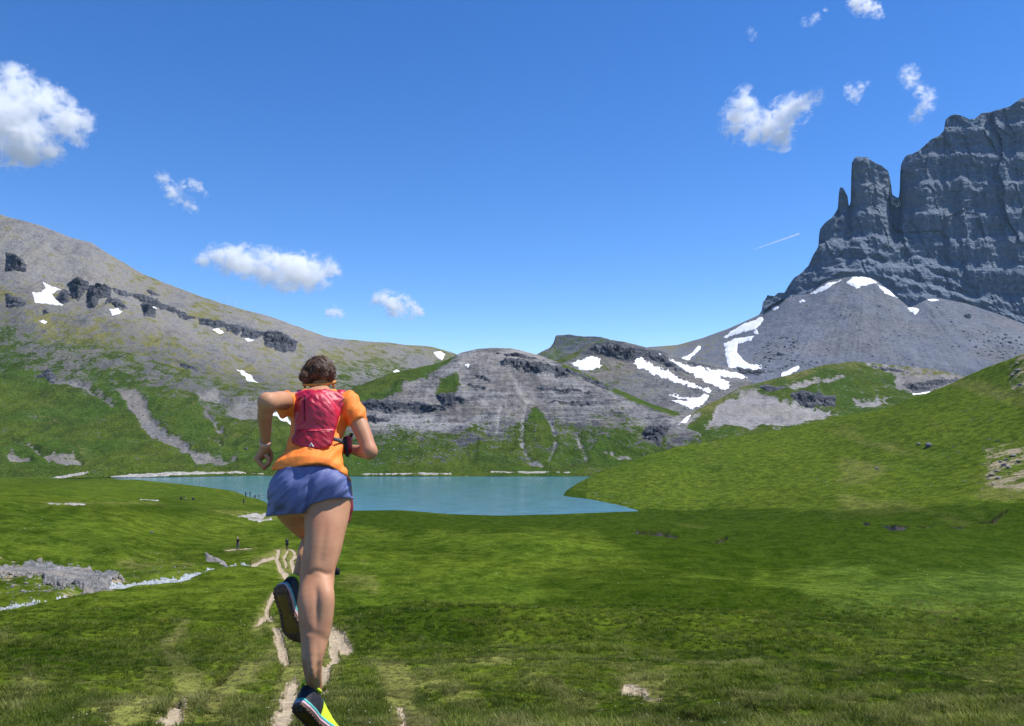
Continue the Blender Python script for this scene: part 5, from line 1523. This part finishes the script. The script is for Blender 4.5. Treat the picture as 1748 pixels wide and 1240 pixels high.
# front pouch seen past the right side, shoulder straps over the front
S = Vol(J(570, 800, -.02), J(625, 730, .25) + .03, .004)
S.cap(J(593, 752, .10), J(593, 770, .09), R(8.5), R(8), .01, (1, .6, 1))
V2, F2 = S.mesh()
ppart("front_pouch", V2, F2, M_PACK2)
S = Vol(J(570, 805, -.02), J(625, 735, .25) + .03, .004)
S.cap(J(589, 750, .065), J(593, 778, .055), R(4), R(3), .01); S.cap(J(600, 742, .11), J(597, 752, .11), R(3.2), R(2.5), .01)
V2, F2 = S.mesh()
ppart("pouch_strap", V2, F2, m_zip)
for sx, x0 in ((-1, 514), (1, 582)):
    body_band([J(x0, 675, .10), J(x0, 667, .15), J(x0 + sx * 1, 668, .20), J(x0, 685, .245), J(x0 - sx * 2, 712, .245), J(x0 - sx * 2, 745, .20)], .004, .016, M_PACK, "shoulder_strap")
# ------------------------------------------------------------------ clouds: hulls filled with thin vapour
def cloud_mat(name, dens, rm, P, Rr, soft, ero):
    """vapour that thins towards the rim of the puffs and is eroded by noise"""
    t = NT(name)
    f = None
    for c, r in zip(P, Rr):
        d = t.n("VectorMath", operation='DISTANCE'); t.put(d.inputs[0], t.pos()); d.inputs[1].default_value = c
        v = t.math('MULTIPLY_ADD', d.outputs['Value'], -1.0 / r, 1.0)
        f = v if f is None else t.math('SMOOTH_MAX', f, v, .25)
    n = t.n("TexNoise"); t.put(n.inputs['Vector'], t.mapped((.85 / (rm * .75), .85 / (rm * .75), 1.15 / (rm * .75)))); n.inputs['Scale'].default_value = 1.0
    n.inputs['Detail'].default_value = 7; n.inputs['Roughness'].default_value = .66; n.inputs['Distortion'].default_value = .6
    e = t.math('ADD', f, t.math('MULTIPLY', t.math('SUBTRACT', n.outputs[0], .5), ero))
    n2 = t.n("TexNoise"); t.put(n2.inputs['Vector'], t.mapped((1 / (rm * .30), 1 / (rm * .30), 1 / (rm * .42)))); n2.inputs['Scale'].default_value = 1.0
    n2.inputs['Detail'].default_value = 5; n2.inputs['Roughness'].default_value = .7; n2.inputs['Distortion'].default_value = 1.2
    e = t.math('ADD', e, t.math('MULTIPLY', t.math('SUBTRACT', n2.outputs[0], .5), ero * .45))
    d = t.math('POWER', t.ramp(e, .14, .14 + soft * 1.6, smooth=False), 2.0)
    d = t.math('MULTIPLY', d, dens * .85)
    v = t.n("VolumePrincipled")
    v.inputs['Color'].default_value = (1, 1, 1, 1)
    v.inputs['Anisotropy'].default_value = .25
    t.put(v.inputs['Density'], d)
    t.t.links.new(v.outputs[0], t.out.inputs['Volume'])
    return t.m
def cloud(puffs, label, dist=3000.0, dens=.03, thr=0, rag=.30, group=None, soft=.35, ero=3.2):
    P = np.array([unproject(x, y, dist) for x, y, r in puffs]); Rr = np.array([r * 1.5 for _, _, r in puffs]) * dist / F
    P[:, 1] += (np.random.default_rng(len(puffs)).uniform(-.3, .3, len(puffs)) * Rr)
    lo, hi = (P - Rr[:, None] * 1.15).min(0), (P + Rr[:, None] * 1.15).max(0)
    h = max((hi - lo).max() / 60, Rr.min() / 4)
    V = Vol(lo, hi, h); V.S[:] = 9e3
    for c, r in zip(P, Rr):
        sl, p = V.win(c - r * 2, c + r * 2)
        V.add((np.linalg.norm(p - c, axis=-1) - r * 1.02).astype(np.float32), sl, r * .3)
    vs, fs = V.mesh()
    c0 = vs.mean(0)
    rm = np.median(Rr)
    o = mesh_obj("cloud", vs - c0, fs, cloud_mat("cloud_vapour", dens / (rm / 80), rm, P, Rr, soft, ero))
    o.location = c0
    tag(o, label, "cloud", group)
    return o
cloud([(38, 152, 27), (72, 172, 31), (108, 204, 28), (64, 236, 34), (25, 205, 44), (147, 208, 15), (92, 258, 20), (-30, 200, 60), (126, 232, 16), (50, 272, 18), (28, 262, 26)], "largest white cumulus cloud at the left edge of the sky", dens=0.05, soft=0.4, ero=3.2)
cloud([(273, 298, 8), (284, 310, 10), (292, 324, 11), (300, 336, 12), (318, 346, 10), (332, 357, 7), (312, 318, 8), (328, 314, 9), (342, 322, 8), (350, 331, 5)], "ragged thin cloud between the big left cumulus and the long cloud", dens=0.02, soft=0.6, ero=4.8)
cloud([(350, 447, 14), (372, 440, 18), (398, 443, 24), (425, 450, 24), (452, 458, 26), (482, 460, 28), (512, 466, 28), (540, 466, 24), (560, 458, 18), (525, 482, 14), (576, 463, 8)], "long flat-based white cloud above the left mountainside", dens=0.05, soft=0.4, ero=3.4)
cloud([(643, 513, 10), (660, 514, 14), (682, 521, 17), (703, 528, 13), (716, 533, 7), (672, 530, 12)], "small puffy cloud low over the middle of the valley", dens=0.04, soft=0.45, ero=3.6)
cloud([(562, 536, 7), (571, 533, 9), (581, 536, 7)], "tiny round cloud just right of the runner's head, low in the sky", dens=0.03, soft=0.5, ero=3.4)
cloud([(1272, 158, 12), (1266, 180, 18), (1258, 202, 22), (1252, 220, 16), (1284, 200, 18), (1288, 222, 20), (1312, 218, 22), (1332, 206, 26), (1330, 232, 20), (1352, 190, 22), (1372, 176, 17), (1390, 168, 12), (1338, 246, 10), (1276, 236, 10)], "ragged heart-shaped white cloud left of the rock tower", dens=0.035, soft=0.5, ero=4.2)
cloud([(1452, 152, 9), (1460, 162, 10), (1468, 150, 8), (1480, 144, 5), (1462, 172, 6)], "wispy small cloud just right of the heart-shaped one", dens=0.016, soft=0.6, ero=4.8)
cloud([(1550, 128, 13), (1558, 140, 10), (1572, 152, 9), (1584, 164, 12), (1586, 178, 11), (1572, 192, 10), (1560, 204, 9), (1562, 165, 5)], "crooked wispy cloud above the cliff summit", dens=0.022, soft=0.6, ero=4.4)
cloud([(1466, -2, 14), (1478, 8, 14), (1492, 16, 10), (1502, 26, 7), (1458, 8, 8)], "white cloud cut by the top edge of the picture", dens=0.028, soft=0.5, ero=4.2)
cloud([(1376, 36, 7), (1388, 34, 8), (1398, 27, 6), (1408, 18, 4)], "slanting wisp of cloud below the topmost cloud", dens=0.013, soft=0.7, ero=4.6)
cloud([(1280, 55, 6), (1290, 60, 5), (1284, 66, 4)], "faintest scrap of cloud high above the heart-shaped cloud", dens=0.01, soft=0.8, ero=4.6)
cloud([(380, 512, 7), (392, 512, 8), (404, 518, 6)], "faint wisp of cloud under the long flat-based cloud", dens=0.008, soft=0.8, ero=4.2)

# contrail: a thin tapering thread of vapour
ct = NT("contrail_vapour")
cv = ct.n("VolumePrincipled"); cv.inputs['Color'].default_value = (1, 1, 1, 1); cv.inputs['Density'].default_value = .05
ct.t.links.new(cv.outputs[0], ct.out.inputs['Volume'])
cd = 6000.0
pts = [unproject(1366 - 82 * t, 399 + 28 * t, cd) for t in np.linspace(0, 1, 24)]
vs, fs = tube(pts, 5.5, 8, [1.3 * (1 - t) ** .5 + .25 + .12 * math.sin(t * 40) for t in np.linspace(0, 1, 24)])
ctr = mesh_obj("contrail", vs, fs, ct.m)
tag(ctr, "short thin white contrail left of the cliffs", "contrail")

# ------------------------------------------------------------------ hikers in the distance
def person_mesh(seed, sit=False, stride=.10, armfold=False, h=.028):
    r = np.random.default_rng(seed)
    Vv = Vol((-.45, -.5, -.05), (.45, .5, 1.85), h)
    hipz = .92 if not sit else .18
    for s_ in (-1, 1):
        hip = np.array([s_ * .09, 0, hipz])
        if sit:
            kn = np.array([s_ * .14, .34, .48]); an = np.array([s_ * .13, .46, .06])
        else:
            kn = np.array([s_ * .10, s_ * stride * .5 + .03, .49]); an = np.array([s_ * .10, s_ * stride, .07])
        Vv.chain([(hip, .095), (kn, .062), (an, .045)], .02, soft=False)
        Vv.cap(an - (0, .02, .03), an + (0, .15, -.035), .045, .04, .02)
        sh = np.array([s_ * .185, 0, hipz + .50]); 
        el = sh + np.array([s_ * .06, -.03 if not armfold else .06, -.28]); hn = el + (np.array([-s_ * .03, .12, -.22]) if not armfold else np.array([-s_ * .16, .16, .05]))
        Vv.chain([(sh, .055), (el, .042), (hn, .03)], .02, soft=False)
        for f_ in range(4):
            Vv.cap(hn, hn + np.array([.012 * (f_ - 1.5), .02, -.08 - .01 * (f_ % 2)]), .016, .012, .006)
        Vv.cap(hn, hn + np.array([-s_ * .03, .03, -.04]), .016, .012, .006)
    Vv.chain([(np.array([0, 0, hipz]), .125), (np.array([0, 0, hipz + .25]), .115), (np.array([0, .0, hipz + .46]), .135)], .04, (1, 1.35, 1), soft=False)
    Vv.cap((-.15, 0, hipz + .50), (.15, 0, hipz + .50), .06, .06, .04)
    Vv.cap((0, 0, hipz + .52), (0, .02, hipz + .66), .055, .05, .02)
    Vv.ball((0, .03, hipz + .74), (.075, .095, .115), .02)
    Vv.cap((0, .12, hipz + .74), (0, .135, hipz + .72), .012, .014, .01)
    return Vv.mesh(), hipz
def hiker(px, py, hpx, label, shirt, trousers, seed, sit=False, rot=0.0, pack=None, hat=None, group=None, armfold=False, sheet=None):
    (V, Fc), hipz = person_mesh(seed, sit, armfold=armfold)
    z = V[Fc].mean(1)[:, 2]; c = V[Fc].mean(1)
    m = [shirt, trousers, M_SKIN2, hat or M_HAIR2]
    mi = np.where(z > hipz + .80, 3, np.where(z > hipz + .57, 2, np.where(z > hipz + .06, 0, 1)))
    mi = np.where((z > hipz + .66) & (c[:, 1] < .0), 3, mi)
    mi = np.where((np.abs(c[:, 0]) > .2) & (z < hipz + .30) & (z > hipz - .2), 2, mi)
    P = (sheet or mead).at(np.array([float(px)]), np.array([float(py)]))[0]
    o = mesh_obj("person", V, Fc, m)
    o.data.polygons.foreach_set("material_index", mi.astype(np.int32))
    o.location = P - np.array([0, 0, .02])
    o.rotation_euler = (0, 0, rot)
    s = hpx * P[1] / F / (1.78 if not sit else 1.05)
    o.scale = (s, s, s)
    tag(o, label, "person", group)
    if pack:
        vs, fs = uv_sphere((0, 0, 0), 1.0, 10, 8)
        vs = [(v[0] * .15, v[1] * .10 - .16, v[2] * .25 + hipz + .32 + .04 * (abs(v[2]) < .5)) for v in vs]
        b = mesh_obj("rucksack", vs, fs, pack)
        b.location, b.rotation_euler, b.scale = o.location, o.rotation_euler, o.scale
        tag(b, "dark rucksack on the back of the hiker standing on the winding path", "rucksack")
    return o
M_SKIN2 = plain("hiker_skin", (.45, .25, .16), .6, .3, .05, 20)
M_HAIR2 = plain("hiker_hair", (.03, .02, .015), .6, .3, .1, 20)
M_BLK = plain("black_cloth", (.014, .015, .018), .8, .2, .2, 20)
M_GRY = plain("grey_cloth", (.10, .11, .12), .8, .2, .2, 20)
M_WHT = plain("white_cloth", (.70, .70, .68), .8, .2, .05, 20)
M_NVY = plain("navy_cloth", (.02, .03, .07), .8, .2, .2, 20)
M_RED = plain("maroon_cloth", (.20, .03, .03), .8, .2, .2, 20)
M_TAN = plain("tan_cloth", (.36, .27, .16), .8, .2, .1, 20)
hiker(406, 949, 24, "hiker in black with grey trousers, left of the path fork", M_BLK, M_GRY, 1, rot=2.7, hat=M_WHT)
hiker(490, 944, 22, "hiker all in black standing on the pale winding path", M_BLK, M_BLK, 2, rot=.2, pack=M_NVY)
hiker(416, 862, 12, "lone dark walker below the lake shore, left of the group", M_BLK, M_NVY, 3, rot=.5)
for i, (x, y, hh, lab, a, b, st) in enumerate([(419.5, 849, 10, "dark walker standing at the left end of the lakeside group", M_BLK, M_NVY, False), (427, 849, 11, "tall standing walker second from left in the lakeside group", M_NVY, M_BLK, False), (436, 850, 7, "seated walker in grey near the middle of the lakeside group", M_GRY, M_BLK, True),
                               (442, 850.5, 8, "standing walker in maroon in the lakeside group", M_RED, M_BLK, False), (448, 851, 7, "seated walker in white in the lakeside group", M_WHT, M_NVY, True), (455, 851.5, 8, "standing walker in navy beside the runner's shorts at the shore", M_NVY, M_GRY, False)]):
    hiker(x, y, hh, lab, a, b, 10 + i, st, rot=i * 1.3, group="walkers gathered at the lake shore")
for i, (x, y, a, lab) in enumerate([(309, 854, M_BLK, "seated figure in black, leftmost of the resting trio on the flat meadow"), (318, 855, M_TAN, "seated figure in tan, middle of the resting trio on the flat meadow"), (329, 855, M_NVY, "seated figure in navy, rightmost of the resting trio on the flat meadow")]):
    hiker(x, y, 7, lab, a, M_BLK, 20 + i, True, rot=i * 2.0, group="walkers resting on the meadow")
# dark pack lying in the grass right of the runner's knee
bp = mead.at(np.array([574.0]), np.array([974.0]))[0]
vs, fs = uv_sphere((0, 0, 0), 1.0, 16, 12)
vs = np.array(vs); s_ = bp[1] / F
vs = np.sign(vs) * np.abs(vs) ** .75
vs *= np.array([6.5, 5, 7]) * s_; vs += (.5 * s_ * fbm(vs * 6, 2))[:, None]
kb = mesh_obj("rucksack", vs, fs, M_BLK); kb.location = bp + np.array([0, 0, 5 * s_])
tag(kb, "black bag standing in the grass right of the runner's knee", "rucksack")

# ------------------------------------------------------------------ stones
def stone_mesh(seed, n=3, flat=.7):
    vs, fs = uv_sphere((0, 0, 0), 1.0, 9, 6)
    v = np.array(vs); r = np.random.default_rng(seed)
    for _ in range(6):
        d = unit(r.normal(size=3)); c = r.uniform(.45, .8)
        k = v @ d; v = np.where((k > c)[:, None], v - (k - c)[:, None] * d, v)
    v *= np.array([1, r.uniform(.6, 1), flat * r.uniform(.6, 1.1)])
    v += (.12 * fbm(v * 1.7 + seed, 3))[:, None]
    return v, fs
m_white = rock_mat("pale_limestone", (.20, .20, .19), (.62, .60, .56), .12, strata=.3)
m_grey = rock_mat("scree_block", (.14, .148, .165), (.34, .345, .36), .35, strata=.3)
PROTO = [stone_mesh(i) for i in range(8)]
def stones_joined(sheet, pts, name, mat, parent, kind='stuff'):
    """pts: x, y, size in picture units"""
    P = sheet.at(pts[:, 0], pts[:, 1]); V, Fc = [], []
    off = 0
    rg = np.random.default_rng(11)
    for q, s in zip(P, pts[:, 2]):
        v, f = PROTO[rg.integers(8)]
        a = rg.uniform(0, 6.28); ca, sa = math.cos(a), math.sin(a)
        m = s * q[1] / F
        w = v * m * rg.uniform(.7, 1.3, 3)
        w = np.stack([w[:, 0] * ca - w[:, 1] * sa, w[:, 0] * sa + w[:, 1] * ca, w[:, 2]], -1) + q + np.array([0, 0, .1 * m])
        V.append(w); Fc += [tuple(i + off for i in t) for t in f]; off += len(v)
    V = np.concatenate(V)
    o = mesh_obj(name, V, Fc, mat, parent, smooth=False)
    o['kind'] = kind
    return o
def scatter(n, region, sz, seed, dens=None):
    rg = np.random.default_rng(seed)
    p = np.asarray(region, float); out = []
    while len(out) < n:
        x, y = rg.uniform(p[:, 0].min(), p[:, 0].max(), 400), rg.uniform(p[:, 1].min(), p[:, 1].max(), 400)
        ok = poly_sdf(x, y, region) > 0
        if dens is not None: ok &= rg.random(400) < dens(x, y)
        for a, b in zip(x[ok], y[ok]): out.append((a, b, sz[0] * (sz[1] / sz[0]) ** (rg.random() ** 2.5)))
    return np.array(out[:n])
clump = lambda sc, lo: (lambda x, y: sstep(lo, lo + .35, fbm(np.stack([x / sc, y / sc * 1.5, x * 0 + sc], -1), 3)) + .06)
stones_joined(scree, np.concatenate([scatter(520, [(1290, 590), (1400, 530), (1480, 490), (1744, 570), (1744, 640), (1640, 640), (1420, 620), (1300, 640)], (.7, 2.6), 1, clump(60, -.1)), scatter(160, [(1290, 600), (1330, 570), (1380, 590), (1350, 630), (1300, 640)], (1, 4), 2), scatter(120, [(1620, 560), (1744, 575), (1744, 620), (1660, 610)], (1, 3.5), 3)]), "scree_blocks", m_grey, o_scree)
stones_joined(dome, np.concatenate([scatter(520, [(610, 745), (760, 745), (800, 765), (790, 800), (610, 800)], (.9, 2.5), 4, clump(40, -.1)), scatter(420, [(820, 720), (1110, 750), (1110, 790), (820, 795)], (.8, 2.4), 5, clump(30, 0))]), "hillside_stones", m_white, o_dome)
stones_joined(left, np.concatenate([scatter(500, [(30, 560), (300, 600), (450, 660), (450, 740), (330, 700), (100, 640), (30, 640)], (.6, 1.9), 6, clump(40, -.1)), scatter(200, [(205, 675), (250, 690), (330, 755), (400, 785), (380, 800), (300, 780)], (.8, 2.2), 7)]), "slope_stones", m_grey, o_left)
stones_joined(hump, scatter(240, [(1500, 625), (1650, 640), (1640, 660), (1560, 672), (1500, 650)], (.7, 2.4), 8, clump(20, -.1)), "outcrop_stones", m_white, o_hump)
stones_joined(mead, np.concatenate([scatter(110, [(1600, 755), (1760, 740), (1760, 850), (1640, 845)], (.8, 2.6), 9, clump(26, 0)), scatter(160, [(1700, 650), (1760, 600), (1760, 720), (1600, 730)], (.6, 1.8), 10, clump(30, 0)), scatter(120, [(1380, 800), (1640, 770), (1640, 830), (1400, 850)], (.6, 1.7), 12, clump(30, .05)), scatter(90, [(980, 845), (1100, 868), (1180, 850), (1000, 838)], (.5, 1.6), 13, clump(16, 0)), scatter(130, [(27, 860), (330, 940), (300, 975), (200, 965), (27, 930)], (.5, 1.5), 14, clump(30, 0)), scatter(420, [(10, 955), (120, 955), (205, 988), (180, 1015), (10, 1030)], (1.5, 6), 15), scatter(140, [(200, 985), (430, 960), (430, 972), (300, 998), (200, 1005)], (.8, 2.2), 16)]), "meadow_stones", m_white, o_mead)
# the larger stones one by one
def stone(sheet, x, y, w, label, cat="boulder", mat=None, group=None, seed=0, hgt=1.0):
    v, f = PROTO[seed % 8]
    P = sheet.at(np.array([float(x)]), np.array([float(y)]))[0]; m = w * P[1] / F * .5
    o = mesh_obj("boulder", v * m * np.array([1, 1, hgt]), f, mat or m_white, smooth=False)
    o.location = P + np.array([0, 0, .25 * m]); o.rotation_euler = (.2 * math.sin(seed), .15 * math.cos(seed * 2), seed * 1.9)
    tag(o, label, cat, group)
    return o
stone(scree, 1333, 607, 15, "angular boulder lit on top, largest on the scree beside the snow tongue", mat=m_grey, seed=3)
stone(scree, 1653, 543, 16, "pale block high on the right part of the scree below the cliff", mat=m_white, seed=5)
stone(scree, 1724, 584, 9, "dark block near the right edge of the scree", mat=m_grey, seed=6)
stone(left, 419, 767, 8, "small dark boulder on green slope beside the runner's left wrist", mat=m_crag, seed=2)
stone(mead, 1586, 765, 15, "tall grey rock standing on the right hillside", mat=m_grey, seed=4, hgt=1.5)
stone(mead, 1568, 762, 9, "low pale stone beside the tall grey rock on the right hillside", seed=1)
stone(mead, 1498, 800, 9, "pale stone at the left of the stony patch on the right hillside", seed=7)
stone(mead, 258, 912, 7, "white stone on the crest of the grassy bank on the left", seed=2)
HL = ["wide white limestone rock low in the stony patch at the picture's right edge, left side", "small white rock above the wide one at the patch's left side", "broad white limestone slab-like rock in the middle of the right-edge stony patch", "white rock just below the middle of the right-edge stony patch", "large white rock at the top of the right-edge stony patch",
      "white rock below the topmost one of the right-edge stony patch", "small white rock left of the middle in the right-edge stony patch", "white rock near the foot of the right-edge stony patch", "lowest white rock of the right-edge stony patch", "white rock furthest right in the lower stony patch",
      "biggest white rock on the hill crest at the picture's right edge", "smaller white rock just below the biggest one on the hill crest", "lowest white rock of the small cluster under the hill crest", "topmost white rock of the small cluster on the hill crest", "smallest white rock tucked in the upper half of the lower stony patch", "small white rock on the left rim of the lower stony patch"]
for i, (x, y, w) in enumerate([(1692, 812, 14), (1700, 806, 11), (1712, 796, 16), (1722, 800, 12), (1730, 778, 15), (1718, 784, 10), (1704, 820, 12), (1695, 828, 10), (1740, 790, 12), (1738, 632, 14), (1730, 640, 11), (1742, 655, 12), (1736, 622, 10), (1708, 788, 9), (1688, 818, 9)]):
    stone(mead, x, y, w, (HL[i]), "rock", group="limestone rocks on the right hillside", seed=i, hgt=.6)
# ------------------------------------------------------------------ turf: blades, instanced tufts, flowers
def tuft(seed, nb, spread, lean):
    r = np.random.default_rng(seed); V, Fc = [], []
    for b in range(nb):
        a = r.uniform(0, 6.283); d = spread * math.sqrt(r.random())
        bx, by = d * math.cos(a), d * math.sin(a)
        hgt = r.uniform(.45, 1.0); az = r.uniform(0, 6.283); ln = lean * r.uniform(.2, 1) * hgt
        dx, dy = math.cos(az), math.sin(az); w = r.uniform(.030, .055); wx, wy = -dy * w, dx * w
        o = len(V)
        for t, ww in ((0, 1), (.5, .8)):
            for s_ in (-1, 1):
                V.append((bx + dx * ln * t * t + wx * s_ * ww, by + dy * ln * t * t + wy * s_ * ww, hgt * t * (1 - .15 * t)))
        V.append((bx + dx * ln, by + dy * ln, hgt * .85))
        Fc += [(o, o + 1, o + 3, o + 2), (o + 2, o + 3, o + 4)]
    return V, Fc
gt = NT("grass_blade")
gdry = gt.attr('dryness', 'INSTANCER'); gsh = gt.attr('shade', 'INSTANCER')
g1 = gt.mix(gsh, (.036, .080, .003), (.26, .30, .024))
g1 = gt.mix(gt.noise(.8, 3), g1, gt.mix(gsh, (.022, .065, .003), (.14, .23, .012)))
g1 = gt.mix(gdry, g1, gt.mix(gsh, (.115, .12, .032), (.36, .34, .13)))
gdif = gt.n("BsdfDiffuse", {'Color': g1}); gtr = gt.n("BsdfTranslucent", {'Color': g1}); ggl = gt.n("BsdfGlossy", {'Color': (.9, .95, .8)}); ggl.inputs['Roughness'].default_value = .45
gm_ = gt.n("MixShader", {0: .5, 1: gdif, 2: gtr}); gm2 = gt.n("MixShader", {0: .006, 1: gm_, 2: ggl})
gt.t.links.new(gm2.outputs[0], gt.out.inputs['Surface'])
tcol = bpy.data.collections.new("grass_tufts")
for i in range(6):
    v, f = tuft(100 + i, 26, .75, .9)
    me = bpy.data.meshes.new("grass_tuft"); me.from_pydata(v, [], f); me.materials.append(gt.m)
    tcol.objects.link(bpy.data.objects.new("grass_tuft", me))
def gn_scatter(obj, coll):
    ng = bpy.data.node_groups.new("scatter", 'GeometryNodeTree')
    ng.interface.new_socket("Geometry", in_out='INPUT', socket_type='NodeSocketGeometry')
    ng.interface.new_socket("Geometry", in_out='OUTPUT', socket_type='NodeSocketGeometry')
    N = ng.nodes; L = ng.links
    gi, go = N.new("NodeGroupInput"), N.new("NodeGroupOutput")
    ci = N.new("GeometryNodeCollectionInfo"); ci.inputs[0].default_value = coll; ci.inputs['Separate Children'].default_value = True; ci.inputs['Reset Children'].default_value = True
    ip = N.new("GeometryNodeInstanceOnPoints"); ip.inputs['Pick Instance'].default_value = True
    def na(nm, ty):
        n = N.new("GeometryNodeInputNamedAttribute"); n.data_type = ty; n.inputs[0].default_value = nm; return n.outputs[0]
    rv = N.new("FunctionNodeRandomValue"); rv.data_type = 'INT'; rv.inputs[4].default_value = 0; rv.inputs[5].default_value = len(coll.objects) - 1
    L.new(gi.outputs[0], ip.inputs['Points']); L.new(ci.outputs[0], ip.inputs['Instance'])
    L.new(rv.outputs[2], ip.inputs['Instance Index'])
    e2r = N.new("FunctionNodeEulerToRotation"); L.new(na('rot', 'FLOAT_VECTOR'), e2r.inputs[0]); L.new(e2r.outputs[0], ip.inputs['Rotation'])
    L.new(na('scl', 'FLOAT_VECTOR'), ip.inputs['Scale'])
    L.new(ip.outputs[0], go.inputs[0])
    m = obj.modifiers.new("scatter", 'NODES'); m.node_group = ng
rg = np.random.default_rng(21)
NT_ = 95000
gx = rg.uniform(-40, 1800, NT_ * 2); gy = 985 + (1430 - 985) * rg.random(NT_ * 2) ** .92
keep = rg.random(len(gx)) < np.clip((gy - 985) / 120, .0, 1)
gx, gy = gx[keep][:NT_], gy[keep][:NT_]
pf = path_sdf(gx, gy); ff = union_stroke(gx, gy, FAINT); sb = np.maximum(poly_sdf(gx, gy, SLAB), stroke_sdf(gx, gy, STREAM)); dkk = union_stroke(gx, gy, DARKCUT)
def mead_sedge_shade(x, y):
    dk = union_stroke(x, y, [[(1310, 1128, 8), (1450, 1150, 12), (1620, 1180, 12), (1760, 1200, 8)], [(620, 1060, 18), (820, 1070, 22)], [(30, 1130, 14), (220, 1110, 16), (340, 1120, 8)]])
    return np.clip(.5 - 1.1 * fbm(np.stack([x / 260 + 3, y / 34, x * 0 + 2], -1), 5, .55) + .55 * sstep(-24, 14, dk), 0, 1)  # the near shade bands again, painted into the tuft tone
big = fbm(np.stack([gx / 170, gy / 46, gx * 0 + 3], -1), 4)
ok = (pf < 2.0 - 4.0 * rg.random(len(gx))) & (sb < -2) & ~((ff > 2) & (rg.random(len(gx)) < .35)) & ~((dkk > 0) & (rg.random(len(gx)) < .6))
gx, gy, ff, big = gx[ok], gy[ok], ff[ok], big[ok]
GP = mead.at(gx, gy)
mp = GP[:, 1] / F
clumpn = fbm(GP / .55, 3); cl2 = fbm(GP / 2.6 + 5, 3)
size = np.clip(np.maximum(.048, 6.2 * mp), 0, .24) * (.35 + .65 * sstep(985, 1090, gy)) * (1 + 1.3 * clumpn + .8 * cl2).clip(.28, 2.1)
size *= np.where(ff > 0, .55, 1)
dryv = np.clip(sstep(1030, 1190, gy) * (.12 + .5 * sstep(-.15, .4, fbm(np.stack([gx / 90, gy / 34, gx * 0 + 12], -1), 4))) + .75 * sstep(-8, 8, ff + 6 * cl2) + .5 * sstep(.15, .6, big) + .18 * rg.random(len(gx)) + .35 * (rg.random(len(gx)) < .06), 0, 1)
sedge_shade_t = mead_sedge_shade(gx, gy)
shade = np.clip(.62 - .55 * sedge_shade_t + .75 * clumpn + .75 * cl2 + .5 * big + .25 * rg.normal(size=len(gx)), 0, 1)
pts_o = mesh_obj("grass", GP - np.array([0, 0, .004]), [], gt.m)
me = pts_o.data
a = me.attributes.new('rot', 'FLOAT_VECTOR', 'POINT'); rv_ = np.zeros((len(GP), 3), np.float32); rv_[:, 2] = rg.uniform(0, 6.283, len(GP)); rv_[:, 0] = rg.normal(0, .12, len(GP)); a.data.foreach_set('vector', rv_.ravel())
a = me.attributes.new('scl', 'FLOAT_VECTOR', 'POINT'); sv_ = np.stack([size * 1.15, size * 1.15, size * (1 + .3 * rg.normal(size=len(gx))).clip(.5, 1.8)], -1).astype(np.float32); a.data.foreach_set('vector', sv_.ravel())
for nm, arr in (('dryness', dryv), ('shade', shade)):
    a = me.attributes.new(nm, 'FLOAT', 'POINT'); a.data.foreach_set('value', arr.astype(np.float32))
gn_scatter(pts_o, tcol)
tag(pts_o, "short green and straw-coloured grass covering the near meadow", kind='stuff')
# small white flower heads
V, Fc = [], []
fx = rg.uniform(0, 1750, 900); fy = 960 + 290 * rg.random(900) ** .8
okf = (path_sdf(fx, fy) < -3) & (fbm(np.stack([fx / 120, fy / 60, fx * 0], -1), 3) > -.05)
fx, fy = fx[okf], fy[okf]
FP = mead.at(fx, fy)
for q in FP:
    s_ = max(.0045, .75 * q[1] / F) * rg.uniform(.6, 1.25); hz = s_ * 1.2 + min(.03, .02 + s_)
    o = len(V); c = q + np.array([0, 0, hz])
    V.append(c + np.array([0, 0, s_ * .4])); 
    for k in range(6):
        a_ = k * math.pi / 3
        V.append(c + np.array([math.cos(a_) * s_, math.sin(a_) * s_, 0]))
    V.append(c - np.array([0, 0, s_ * .5]))
    for k in range(6):
        Fc += [(o, o + 1 + k, o + 1 + (k + 1) % 6), (o + 7, o + 1 + (k + 1) % 6, o + 1 + k)]
flw = mesh_obj("flowers", V, Fc, plain("white_petals", (.72, .72, .58), .8, .2, .1, 30))
tag(flw, "tiny white flower heads dotted through the meadow grass", kind='stuff')
